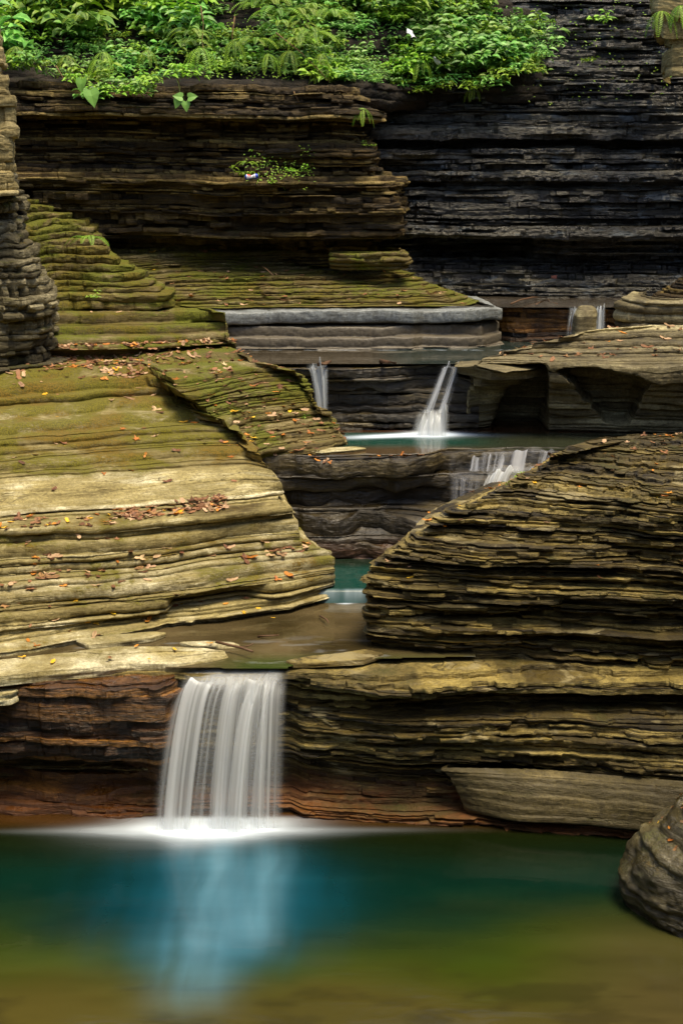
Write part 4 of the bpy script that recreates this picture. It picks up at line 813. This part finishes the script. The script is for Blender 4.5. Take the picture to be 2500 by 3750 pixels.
def make_fern(seed, nf, L, spread=1., hang=0.):
    rnd.seed(seed); V = []; Fc = []; A = []; sb = MB()
    for i in range(nf):
        a = -math.pi / 2 + (i / (max(1, nf - 1)) - .5) * 3.4 * spread + rnd.uniform(-.2, .2); l = L * rnd.uniform(.7, 1.1)
        p = Vector((0, 0, 0)); dv = Vector((math.cos(a), math.sin(a) * .8, .9 - 1.1 * hang)).normalized(); pts = [p.copy()]; n = 18; lv = rnd.random()
        for k in range(n):
            p = p + dv * l / n; dv = (dv + Vector((0, 0, -.12 - .05 * hang))).normalized(); pts.append(p.copy())
            t = k / n; w_ = l * .15 * math.sin(math.pi * (t * .82 + .13)) ** .8
            side = dv.cross(Vector((0, 0, 1))).normalized(); up = side.cross(dv)
            for s_ in (-1, 1):
                leaf_geo(V, Fc, A, p, side * s_ + dv * .35 - Vector((0, 0, .15)), up, w_, l / n * .62, .15, .6 * lv + .4 * rnd.random(), .05)
        sb.tube(pts, .003, .0012, 4)
    return leaves_mesh('fern', V, Fc, A, M['fern']), sb.mesh('rachis', M['stem'])
def zone(p, cuts, names, ymid, what):
    px, py = px_of(np.array([p])); k = int(np.searchsorted(cuts, px[0])); return what % (names[k], 'upper' if py[0] < ymid else 'lower')
def place(protos, i, name, loc, rz, s, label, cat, group=None, tilt=0.):
    lm, sm = protos[i % len(protos)]
    if label.startswith('small bright green plant'): label = ('tall' if s > 1.25 else 'low' if s < .85 else 'medium') + label[5:]
    if label.startswith('broad leaved plant'): label = ('large ' if s > 1.25 else 'small ' if s < .85 else '') + label
    o = bpy.data.objects.new(name, lm); COL.objects.link(o); o.location = loc; o.rotation_euler = (tilt, 0, rz); o.scale = (s, s, s)
    tag(o, label, cat, group)
    c = bpy.data.objects.new('stem', sm); COL.objects.link(c); c.parent = o
    return o
LP = [make_leafy(100 + i, 8, .50, .155, M['leaf' if i % 3 else 'leaf2']) for i in range(6)]
LH = [make_leafy(140 + i, 7, .34, .12, M['leaf' if i % 2 else 'leaf2'], hang=.8) for i in range(4)]
LS = [make_leafy(120 + i, 20, .26, .085, M['leaf2' if i % 2 else 'leaf']) for i in range(6)] + [make_leafy(135 + i, 9, .42, .10, M['leaf']) for i in range(3)] + [make_leafy(130 + i, 18, .26, .07, M['leaf2']) for i in range(2)]
LT = [make_leafy(150 + i, 4, .10, .05, M['leaf2']) for i in range(3)]
FP = [make_fern(200 + i, 7, .55) for i in range(3)]; FH = [make_fern(210 + i, 5, .55, .7, .9) for i in range(3)]
def surf_pts(name, box, n, up=.3, seed=0, poly=None):
    P, Nn, A = SURF[name]; px, py = px_of(P)
    k = (px > box[0]) & (px < box[2]) & (py > box[1]) & (py < box[3]) & (Nn[:, 2] > up) & (A > 0)
    if poly is not None: k &= poly(px, py)
    idx = np.nonzero(k)[0]
    if len(idx) == 0: return np.zeros((0, 3)), np.zeros((0, 3))
    rs = np.random.RandomState(seed); w_ = A[idx] / A[idx].sum(); ch = rs.choice(idx, n, p=w_)
    return P[ch] + .0, Nn[ch]
topL = lambda px: np.interp(px, [-300, 0, 130, 330, 500, 620, 720, 820, 1000, 1150, 1320], [200, 200, 200, 315, 320, 265, 225, 265, 280, 290, 320])
topR = lambda px: np.interp(px, [1150, 1300, 1500, 1750, 1880, 2000, 2080], [290, 300, 310, 300, 250, 190, 170])
uppR = lambda px: np.interp(px, [1150, 1600, 1700, 1850, 2000, 2100], [-200, -200, 10, 50, 110, 165])
def spaced(P, dmin):
    out = []
    for p in P:
        if all((p[0] - q[0]) ** 2 + (p[2] - q[2]) ** 2 + .25 * (p[1] - q[1]) ** 2 > dmin * dmin for q in out): out.append(p)
    return out
def gaps(P, sc_, lv, seed): return [p for p in P if float(fbm(p[0] * sc_, p[1] * .6, p[2] * sc_, seed, 2)) > lv]
P, _ = surf_pts('soil_slope', (-250, -120, 760, 330), 1500, .05, 3, lambda px, py: py < topL(px))
for i, p in enumerate(gaps(spaced(P, .175), 1.6, -.3, 5)[:120]):
    place(LP, i, 'leafy_plant', p, rnd.uniform(-.6, .6), .55 + 1.3 * float(sst(fbm(p[0] * 1.6, p[2] * 1.6, 0, 15, 2), -.4, .4)) * rnd.uniform(.8, 1.2), zone(p, [60, 230, 400, 560], ['at the left frame edge', 'left of the big heart leaves', 'above the big heart leaves', 'between the two hanging vines', 'just left of the dark root hollow'], 130, 'broad leaved plant %s, %s part of the bank'), 'plant', 'broad leaved plants above the left cliff')
P, _ = surf_pts('soil_slope', (740, -120, 1240, 300), 900, .05, 4, lambda px, py: (py < topL(px)) & ((px > 990) | (py < 50) | (py > 130)))
for i, p in enumerate(spaced(P, .15)[:95]):
    place(LS, i + 5, 'leafy_plant', p, rnd.uniform(-.6, .6), rnd.uniform(.7, 1.2), zone(p, [870, 1010, 1120], ['among the bare roots', 'right of the bare roots', 'by the slanting dead stem', 'just left of the thick patch'], 120, 'small leaved plant %s, on the %s soil strip'), 'plant', 'plants on the bare soil strip')
P, _ = surf_pts('soil_slope', (1200, -120, 2080, 330), 3000, .05, 5, lambda px, py: (py < topR(px)) & (py > uppR(px)))
P2, _ = surf_pts('back_cliff', (1500, -120, 2080, 330), 1500, .3, 6, lambda px, py: (py < topR(px)) & (py > uppR(px)))
for i, p in enumerate(gaps(spaced(list(P) + list(P2), .145), 1.5, -.42, 9)[:185]):
    place(LS, i, 'leafy_plant', p, rnd.uniform(-.6, .6), .55 + 1.35 * float(sst(fbm(p[0] * 1.5, p[2] * 1.8, 0, 25, 2), -.4, .4)) * rnd.uniform(.8, 1.2), zone(p, [1330, 1450, 1560, 1680, 1800, 1920], ['at the left end', 'left of the white scrap', 'around the white scrap', 'right of the white scrap', 'in the middle', 'toward the right end', 'at the thin right end'], 170, 'small bright green plant %s of the thick patch, %s half'), 'plant', 'small leaved plants over the back cliff')
# plants hanging over the edges
k = 0
for px0 in list(range(10, 720, 52)) + list(range(1190, 2000, 50)):
    px = px0 + rnd.uniform(-18, 18); left = px < 800; py = (topL(px) if left else topR(px)) + rnd.uniform(-30, 26); k += 1
    place(LH, k, 'hanging_plant', PD(px, py, 22.55 if left else 24.35), rnd.uniform(-.4, .4), rnd.uniform(.6, 1.15), zone(PD(px, py, 22.5), [200, 400, 560, 1000, 1400, 1700], ['left of the big heart leaves', 'above the big heart leaves', 'above the hanging vine', 'right of the hanging vine', 'at the left end of the thick patch', 'under the middle of the thick patch', 'at the right end of the thick patch'], -999, 'drooping plant hanging over the edge %s%.0s'), 'plant', 'plants drooping over the cliff edges')
# ground cover between them
def cover(name, pts, L, mat, label, dens=1, seed=0):
    rnd.seed(seed); V = []; Fc = []; A = []
    for p in pts:
        ld = Vector((rnd.uniform(-1, 1), rnd.uniform(-1, .2), rnd.uniform(-.4, .5))); off_ = Vector((0, -rnd.uniform(.02, .16), rnd.uniform(.0, .14)))
        leaf_geo(V, Fc, A, Vector(p) + off_, ld, Vector((rnd.uniform(-.5, .5), -.5, .8)).normalized(), L * rnd.uniform(.5, 1.2), L * rnd.uniform(.3, .55), .25, rnd.random())
    o = link(name, leaves_mesh(name, V, Fc, A, mat)); tag(o, label, 'ground cover', kind='stuff')
a1, _ = surf_pts('soil_slope', (-250, -120, 760, 330), 1100, .05, 13, lambda px, py: py < topL(px) - 5)
cover('undergrowth', list(a1), .085, M['leaf'], 'low green undergrowth between the broad leaved plants', seed=1)
a1, _ = surf_pts('soil_slope', (1180, -120, 2080, 340), 2600, .05, 14, lambda px, py: (py < topR(px)) & (py > uppR(px)))
a2, _ = surf_pts('back_cliff', (1500, -120, 2080, 330), 1800, .2, 15, lambda px, py: (py < topR(px)) & (py > uppR(px)))
cover('undergrowth', list(a1) + list(a2), .06, M['leaf'], 'low small leaved undergrowth over the back cliff', seed=2)
a1, _ = surf_pts('soil_slope', (760, -120, 1240, 300), 800, .05, 16); a3, _ = surf_pts('back_cliff', (1900, -60, 2450, 400), 260, .5, 17); a4, _ = surf_pts('left_cliff', (900, 560, 1150, 700), 260, .5, 18)
cover('undergrowth', list(a1) + list(a3) + list(a4), .05, M['leaf2'], 'scattered tiny green sprouts on soil and wet ledges', seed=3)
# ferns
for i, (px, py, D, s, hg, lab) in enumerate([(735, 175, 22.6, 1.15, 1, 'long drooping fern hanging over the edge of the left cliff'), (700, 130, 22.9, .9, 0, 'bright fern behind the long drooping fern'),
     (380, 190, 22.6, .8, 1, 'fern hanging among the broad leaved plants above the left cliff'), (60, 170, 22.6, .9, 1, 'fern at the far upper left of the cliff edge'), (1010, 60, 23.6, 1.2, 0, 'large yellow green fern at the top between the two thick patches'),
     (1080, 150, 23.3, 1.1, 0, 'yellow green fern beside the roots on the soil bank'), (940, 30, 23.9, 1.0, 0, 'dark fern at the very top of the soil bank'), (1325, 395, 22.4, .62, 1, 'small bright fern hanging at the corner of the left cliff'),
     (1540, 215, 24.3, .8, 1, 'yellow fern at the lower edge of the thick patch over the back cliff'), (1730, 320, 24.5, .6, 1, 'little forked fern hanging below the thick green patch'), (2420, 40, 23.0, .9, 1, 'fern hanging from the tan rock corner at the upper right'),
     (330, 880, 21.3, .75, 0, 'fern growing out of the moss covered steps'), (905, 600, 22.3, .42, 0, 'small fern growing over the crushed drink can'), (2490, 20, 22.9, .8, 1, 'fern at the extreme upper right corner'),
     (860, 150, 23.1, .8, 1, 'small brownish green fern hanging by the bare roots'), (1180, 230, 23.0, .8, 1, 'yellowish fern at the end of the left cliff top')]):
    o = place(FH if hg else FP, i, 'fern', PD(px, py, D), rnd.uniform(-.4, .4), s, lab, 'fern')
    for c in o.children: c.name = 'rachis'
for i in range(26):
    px, py = rnd.choice([(rnd.uniform(30, 720), rnd.uniform(60, 250)), (rnd.uniform(900, 1250), rnd.uniform(10, 260)), (rnd.uniform(1000, 1250), rnd.uniform(30, 200))])
    o = place(FH if py > 170 else FP, i, 'fern', PD(px, py, 22.6 + (300 - py) / 260), rnd.uniform(-.5, .5), rnd.uniform(.5, 1.0), zone(PD(px, py, 22.6), [400, 740, 1080], ['left of the long drooping fern', 'close to the long drooping fern', 'around the bare roots', 'by the slanting dead stem'], 140, 'fern among the plants %s, %s part of the bank'), 'fern', 'ferns mixed into the cliff top plants')
    for c in o.children: c.name = 'rachis'
for i, (px, py, D, s, lab) in enumerate([(870, 632, 22.25, 1.5, 'leafy sprig left of the crushed drink can'), (1100, 625, 22.2, 1.2, 'small leafy sprig on the ledge right of the drink can'), (985, 668, 22.2, .9, 'tiny sprig below the drink can'),
     (1335, 530, 22.6, .9, 'green tuft on the corner of the left cliff'), (1860, 1785, 15.2, 1.0, 'bright green seedling at the left edge of the shale outcrop'), (1885, 1742, 15.5, .8, 'small pale seedling above the bright green one on the outcrop'),
     (2310, 1690, 15.7, 1.2, 'tiny green plant on top of the shale outcrop'), (355, 1085, 20.6, 1.0, 'leafy sprout in the moss at the steps'), (1105, 1528, 18.6, .9, 'lone green leafed sprout on the stepped ledge'), (1985, 75, 24.7, 2.0, 'green tuft right of the thick patch on the wet cliff'),
     (2215, 75, 25, 2.2, 'leafy tuft on the wet cliff near the top'), (2150, 220, 24.8, 1.6, 'small tuft on the wet cliff ledge at the upper right')]):
    place(LT, i, 'seedling', PD(px, py, D), rnd.uniform(-3, 3), s, lab, 'plant')
def heart_leaf(base, dv, nrm, L, V, Fc, A):
    s_ = dv.cross(nrm).normalized(); o = len(V); out = [(0, 0), (-.12, .2), (-.05, .42), (.25, .45), (.6, .28), (1, 0), (.6, -.28), (.25, -.45), (-.05, -.42), (-.12, -.2)]
    V.append(base + dv * L * .35); A.append(.8)
    for a, b in out: V.append(base + dv * L * a + s_ * L * b + nrm * (abs(b) * .2 - a * a * .15) * L); A.append(.7)
    for k in range(10): Fc.append((o, o + 1 + k, o + 1 + (k + 1) % 10))
V = []; Fc = []; A = []; b0 = PD(660, 300, 22.2)
sb = MB(); sb.tube([PD(640, 270, 22.4), PD(655, 310, 22.15), PD(662, 350, 22.1), PD(680, 362, 22.1)], .005, .003)
for px, py, dx, dz in ((655, 362, -.35, -.9), (680, 372, .1, -1), (668, 356, -.6, .1), (690, 357, .9, .15)):
    heart_leaf(PD(px, py, 22.08), Vector((dx, -.15, dz)).normalized(), Vector((.1, -1, .3)).normalized(), .15, V, Fc, A)
o = link('hanging_vine', leaves_mesh('hanging_vine', V, Fc, A, M['leaf'])); tag(o, 'hanging vine with four heart shaped leaves below the left cliff edge', 'vine'); link('stem', sb.mesh('stem', M['stem']), o)
V = []; Fc = []; A = []; sb = MB(); sb.tube([PD(310, 270, 22.3), PD(322, 300, 22.1), PD(330, 335, 22.05)], .006, .004)
heart_leaf(PD(332, 330, 22.05), Vector((.25, -.2, -1)).normalized(), Vector((.2, -1, .2)).normalized(), .26, V, Fc, A); heart_leaf(PD(300, 290, 22.05), Vector((-.1, -.2, -1)).normalized(), Vector((-.3, -1, .2)).normalized(), .2, V, Fc, A)
o = link('hanging_vine', leaves_mesh('hanging_vine', V, Fc, A, M['leaf'])); tag(o, 'pair of big heart shaped leaves hanging dark over the ledge', 'vine'); link('stem', sb.mesh('stem', M['stem']), o)
# bare roots hanging from the soil
for i, (pts, lab) in enumerate([([(735, 20), (745, 90), (740, 150), (750, 200)], 'bare root hanging in the dark hollow, left of the others'), ([(860, 60), (850, 130), (855, 190)], 'short brown root hanging in the middle of the dark hollow'),
     ([(1010, 120), (1100, 190), (1160, 250), (1205, 300)], 'long slanting dead stem over the cliff top'), ([(640, 250), (655, 300), (665, 350)], 'thin stalk above the hanging vine'), ([(205, 240), (235, 290), (258, 320)], 'pale dead stick poking out below the broad leaved plants'), ([(1075, 335), (1085, 355), (1095, 375)], 'short dead stick over the ledge near the cliff corner')]):
    sb = MB(); P_ = [PD(x, y, 22.45 + (.6 if y < 200 else 0)) for x, y in pts]; sb.tube(P_, .012, .006)
    tag(link('root', sb.mesh('root', M['root'])), lab, 'root')

# ------------------------------------------------------------ fallen leaves
def dead_leaf(seed, lobes):
    r_ = random.Random(seed); n = 15; out = []; cur = r_.uniform(.2, .7)
    for k in range(n):
        a = 2 * math.pi * k / n; rr = (.5 + (.28 * math.cos(a * lobes) if lobes else 0) + r_.uniform(-.07, .07)) * (1 if lobes else .65 + .35 * abs(math.cos(a)))
        x, y = rr * math.cos(a), rr * math.sin(a) * (.8 if lobes else .62); out.append((x, y, cur * (y * y * 1.6 + x * x * .5) + r_.uniform(-.03, .03)))
    V = [(0, 0, .0)] + out; Fc = [(0, 1 + k, 1 + (k + 1) % n) for k in range(n)]
    return np.array(V), np.array(Fc)
shapes = [dead_leaf(i, l) for i, l in enumerate([0, 0, 2, 3, 5, 0])]
LM = {}
for c in ('brownleaf', 'tanleaf', 'orangeleaf', 'yellowleaf'):
    for i, (v, f) in enumerate(shapes):
        LM[c, i] = np_mesh('fallen_leaf', v, f, M[c], False, {'lv': np.random.RandomState(i).rand(len(v))})
colname = {'brownleaf': 'brown', 'tanleaf': 'tan', 'orangeleaf': 'orange', 'yellowleaf': 'yellow'}
lit_V, lit_F, lit_M, lit_A = [], [], [], []
def orient(nrm):
    q = Vector(nrm).to_track_quat('Z', 'Y'); return q @ Vector((0, 0, 1)), q
def add_leaf(p, nrm, s, c, sh, where, single):
    q = Vector(nrm).to_track_quat('Z', 'Y').to_matrix() @ Matrix.Rotation(rnd.uniform(0, 6.28), 3, 'Z') @ Matrix.Rotation(rnd.uniform(-.35, .35), 3, 'X')
    if single:
        o = bpy.data.objects.new('fallen_leaf', LM[c, sh]); COL.objects.link(o); o.location = Vector(p) + Vector(nrm) * .008
        o.rotation_euler = q.to_euler(); o.scale = (s, s, s)
        tag(o, 'curled %s leaf fallen on %s' % (colname[c], where), 'leaf', '%s leaves fallen on %s' % (colname[c], where))
    else:
        v, f = shapes[sh]; b = sum(len(x) for x in lit_V)
        lit_V.append(np.array([tuple(q @ Vector(x) * s + Vector(p) + Vector(nrm) * .006) for x in v])); lit_F.append(f + b); lit_M.extend([list(colname).index(c)] * len(f)); lit_A.append(np.full(len(v), rnd.random()))
rnd.seed(77)
def strew(surf, box, n, ns, s, mixw, where, up=.75, seed=0, poly=None):
    P, Nn = surf_pts(surf, box, n, up, seed, poly)
    for i in range(len(P)):
        c = rnd.choices(list(colname), mixw)[0]
        add_leaf(P[i], Nn[i], s * rnd.uniform(.6, 1.3), c, rnd.randrange(6), where, i < ns)
W1 = [.55, .34, .08, .03]
strew('worn_ledges', (0, 1270, 620, 1470), 420, 22, .10, W1, 'the mossy top of the worn ledges', seed=1, poly=lambda x, y: y < 1365 + 20 * np.sin(x / 60))
strew('worn_ledges', (0, 1370, 640, 1470), 20, 8, .10, W1, 'the mossy top of the worn ledges', seed=2)
strew('worn_ledges', (0, 1480, 900, 1800), 26, 14, .085, [.5, .25, .15, .1], 'the smooth worn slope', .5, seed=3)
strew('worn_ledges', (430, 1800, 830, 1905), 140, 24, .10, W1, 'the flat slab at the foot of the worn slope', seed=4, poly=lambda x, y: np.abs(y - (1895 - (x - 330) * .11)) < 26)
strew('worn_ledges', (0, 1880, 430, 1975), 50, 14, .085, [.5, .2, .15, .15], 'the flat slab at the foot of the worn slope', seed=5)
strew('worn_ledges', (0, 1975, 1100, 2160), 55, 22, .10, W1, 'the lower worn steps', seed=6)
strew('worn_ledges', (980, 1985, 1130, 2045), 22, 8, .10, W1, 'the blunt tip of the worn ledges', seed=7)
strew('worn_ledges', (120, 2020, 230, 2120), 16, 6, .11, W1, 'the lower worn steps', seed=17)
strew('worn_ledges', (0, 2160, 1240, 2420), 26, 14, .08, [.35, .2, .2, .25], 'the lowest thin ledge by the stream', .6, seed=8)
strew('stepped_ledge', (520, 1260, 1100, 1480), 240, 24, .09, W1, 'the mossy ledge between the pools', seed=9)
strew('stepped_ledge', (640, 1480, 1270, 1690), 150, 18, .09, [.5, .25, .2, .05], 'the lower steps of the mossy ledge', seed=10)
strew('mossy_block', (200, 1240, 880, 1310), 140, 10, .09, W1, 'the foot of the streaked block', seed=11)
strew('mossy_block', (150, 1100, 800, 1160), 20, 4, .09, W1, 'the top of the streaked block', seed=12)
strew('moss_terrace', (500, 900, 1750, 1140), 130, 14, .10, W1, 'the low mossy terrace', seed=13)
strew('shale_outcrop', (1360, 1580, 2500, 2120), 130, 22, .075, [.45, .15, .3, .1], 'the flaky shale outcrop', .5, seed=14)
strew('shale_outcrop', (2000, 1575, 2500, 1680), 50, 8, .075, [.6, .2, .2, 0], 'the flaky shale outcrop', .5, seed=24)
strew('undercut_block', (1780, 1180, 2500, 1320), 70, 12, .10, W1, 'the pale block above the undercut', seed=15)
strew('rounded layered olive boulder in the pool at the right edge', (2280, 2850, 2500, 3200), 14, 8, .06, [.3, .2, .4, .1], 'the foreground boulder', .5, seed=16)
strew('pool_step', (980, 1640, 1560, 1700), 14, 5, .08, [.3, .2, .5, 0], 'the rim of the dark rock step', .6, seed=18)
# a few single leaves the eye goes to
for px, py, z, s, c, sh, lab in [(195, 2424, 1.645, .10, 'yellowleaf', 1, 'big yellow leaf on the pale slab edge above the rusty wall'), (85, 2408, 1.64, .07, 'yellowleaf', 3, 'smaller yellow leaf left of the big yellow one'), (548, 2416, 1.65, .05, 'yellowleaf', 0, 'yellow leaf at the rim left of the main fall'),
     (500, 2368, 1.665, .07, 'orangeleaf', 0, 'orange leaf on the thin wet sliver of slab'), (405, 2412, 1.66, .08, 'brownleaf', 3, 'upright curled brown leaf on the rim above the rusty wall'), (770, 2358, 1.65, .06, 'orangeleaf', 3, 'orange leaf beside the broken twig'),
     (1000, 2265, 1.66, .05, 'yellowleaf', 0, 'round yellow leaf at the water edge of the stream'), (640, 2380, 1.66, .07, 'yellowleaf', 0, 'long yellow leaf on the slab near the lip')]:
    x, y = WZ(px, py, z); o = bpy.data.objects.new('fallen_leaf', LM[c, sh]); COL.objects.link(o); o.location = (x, y, z + .008); o.scale = (s, s, s); o.rotation_euler = (.1, -.1, rnd.uniform(0, 6)); tag(o, lab, 'leaf')
V = np.concatenate(lit_V); Fc = np.concatenate(lit_F)
me = np_mesh('leaf_litter', V, Fc, None, False, {'lv': np.concatenate(lit_A)})
for c in colname: me.materials.append(M[c])
me.polygons.foreach_set('material_index', lit_M[:len(me.polygons)])
tag(link('leaf_litter', me), 'loose litter of brown autumn leaves strewn over the ledges', 'leaf litter', kind='stuff')

# ------------------------------------------------------------ twigs, can, scraps, stone wall
sb = MB(); P_ = [Vector((*WZ(a, b, 1.69), 1.69)) for a, b in ((792, 2350), (840, 2362), (885, 2372), (925, 2386))]
sb.tube(P_, .016, .013, 7); tw = link('twig', sb.mesh('twig', M['twig'])); tag(tw, 'broken brown twig lying at the edge of the stream above the fall', 'twig')
sb = MB(); sb.tube([P_[2], Vector((*WZ(918, 2362, 1.72), 1.72)), Vector((*WZ(928, 2356, 1.73), 1.73))], .009, .006); link('branchlet', sb.mesh('branchlet', M['twig']), tw)
for pts, z, r, lab in [([(1870, 1112), (1905, 1098), (1950, 1088), (2000, 1090), (2010, 1100)], 4.50, .013, 'arched bare twig in the highest pool'), ([(1960, 1115), (1990, 1100), (2040, 1112)], 4.49, .010, 'second bare twig just right of the arched one in the highest pool'),
     ([(1165, 1335), (1190, 1330), (1208, 1324)], 3.95, .03, 'dark stick on the rim above the narrow fall'), ([(1393, 1322), (1420, 1326), (1450, 1330)], 3.95, .03, 'reddish stick lying on the rim of the dark upper step'), ([(1170, 2255), (1195, 2268), (1203, 2280)], 1.63, .01, 'thin dark twig sticking out of the stream by the worn ledges'),
     ([(945, 2330), (985, 2328), (1020, 2326)], 1.615, .012, 'dark twig floating in the middle of the stream'), ([(940, 962), (975, 985), (1000, 1008)], 5.0, .008, 'thin pale straw on the mossy terrace')]:
    sb = MB(); sb.tube([Vector((*WZ(a, b, z + (.03 * math.sin(i * 1.3))), z + (.03 * math.sin(i * 1.3)))) for i, (a, b) in enumerate(pts)], r, r * .7); tag(link('twig', sb.mesh('twig', M['twig'])), lab, 'twig')
# crushed drink can
def can():
    n, m = 24, 30; V = []; cc = []
    for i in range(m):
        t = i / (m - 1); r = .033 * (1 - .25 * (t < .06) - .25 * (t > .94)) * (1 - .35 * math.exp(-((t - .55) / .12) ** 2) * 1.0)
        for j in range(n + 1):
            a = 2 * math.pi * j / n; sq = 1 - .25 * math.exp(-((t - .5) / .2) ** 2) * max(0, math.sin(a))
            V.append(((t - .5) * .15, r * math.cos(a), r * math.sin(a) * sq))
    V = np.array(V); o = bpy.data.objects.new('drink_can', None); COL.objects.link(o)
    cols = [('can_blue', (.02, .06, .5)), ('can_white', (.85, .87, .9)), ('can_red', (.65, .03, .04))]
    Q = grid_q(m, n + 1); me = np_mesh('body', V, Q, None, True)
    for nm, c in cols: me.materials.append(plain(nm, c, .3, .6, .2))
    cx = V[Q].mean(1); ang = np.arctan2(cx[:, 2], cx[:, 1])
    fc = cx[:, 1] < -.005; mi = np.where((cx[:, 0] > -.06) & (cx[:, 0] < .045) & fc & (cx[:, 2] > -.02), 1, 0); mi = np.where((mi == 1) & (cx[:, 0] > -.05) & (cx[:, 0] < -.01) & (cx[:, 2] > .0), 2, mi)
    me.polygons.foreach_set('material_index', mi.astype(np.int32)[:len(me.polygons)]); link('body', me, o)
    for sx in (-.5, .5):
        lb = MB(); c = [(sx * .15, .024 * math.cos(a * math.pi / 8), .024 * math.sin(a * math.pi / 8)) for a in range(16)]; lb.add(c, [tuple(range(16))]); link('lid', lb.mesh('lid', plain('can_metal', (.7, .7, .72), .3, .6, .9)), o)
    o.location = PD(921, 647, 22.12); o.rotation_euler = (-.2, -.08, .15); o.scale = (1.3,) * 3
    tag(o, 'crushed blue and white drink can stuck on the cliff ledge', 'drink can')
can()
def scrap(px, py, D, s, seed, lab, mat='paper'):
    n = 9; gx, gy = np.meshgrid(np.linspace(-1, 1, n), np.linspace(-1, 1, n)); V = np.stack([gx * (1 + .3 * fbm(gx, gy, 0, seed)), .5 * fbm(gx * 1.6, gy * 1.6, 0, seed + 1) + .2 * gy, gy * (.9 + .5 * fbm(gx, gy, 3, seed + 2))], -1).reshape(-1, 3) * s
    o = link('paper_scrap', np_mesh('paper_scrap', V, grid_q(n, n), M[mat], False)); o.location = PD(px, py, D); o.rotation_euler = (-.5, 0, seed); tag(o, lab, 'paper scrap')
scrap(1505, 122, 24.3, .085, 1, 'crumpled white scrap high in the thick green patch'); scrap(1598, 222, 24.1, .07, 2, 'pale scrap lower in the thick green patch'); 
M['pink'] = plain('pink_scrap', (.75, .35, .33), .6)
scrap(2028, 1014, 23.7, .045, 3, 'small pink scrap on the wet rocks under the back cliff', 'pink')
x, y = WZ(672, 1417, 3.78); scrap(672, 1414, y - .02, .04, 4, 'white scrap among leaves on the mossy ledge')
# dry stone wall at the left edge
wk = [(6.2, 50), (6.5, 44), (6.75, 36), (6.95, 44), (7.1, 60), (7.3, 52), (7.45, 34), (7.7, 14), (8.2, -4), (9.6, -30)]
body('stone_wall', [(z, [(-700, None, 18.4), (-300, None, 18.7), (-100, None, 18.85), (r - 30, None, 18.9), (r, None, 18.98), (r + 3, None, 19.5), (r - 20, None, 20.5)]) for z, r in wk], M['mason'],
     lay=(.04, .17), amp=.05, blk=.07, cell=.16, low=.02, seed=301, rnd=.012, gap=.6, notch=.05, wav=.006, dens=.012, pock=.03, label='yellowish dry stone wall standing on the dark rock at the left edge', cat='stone wall', kind=None)
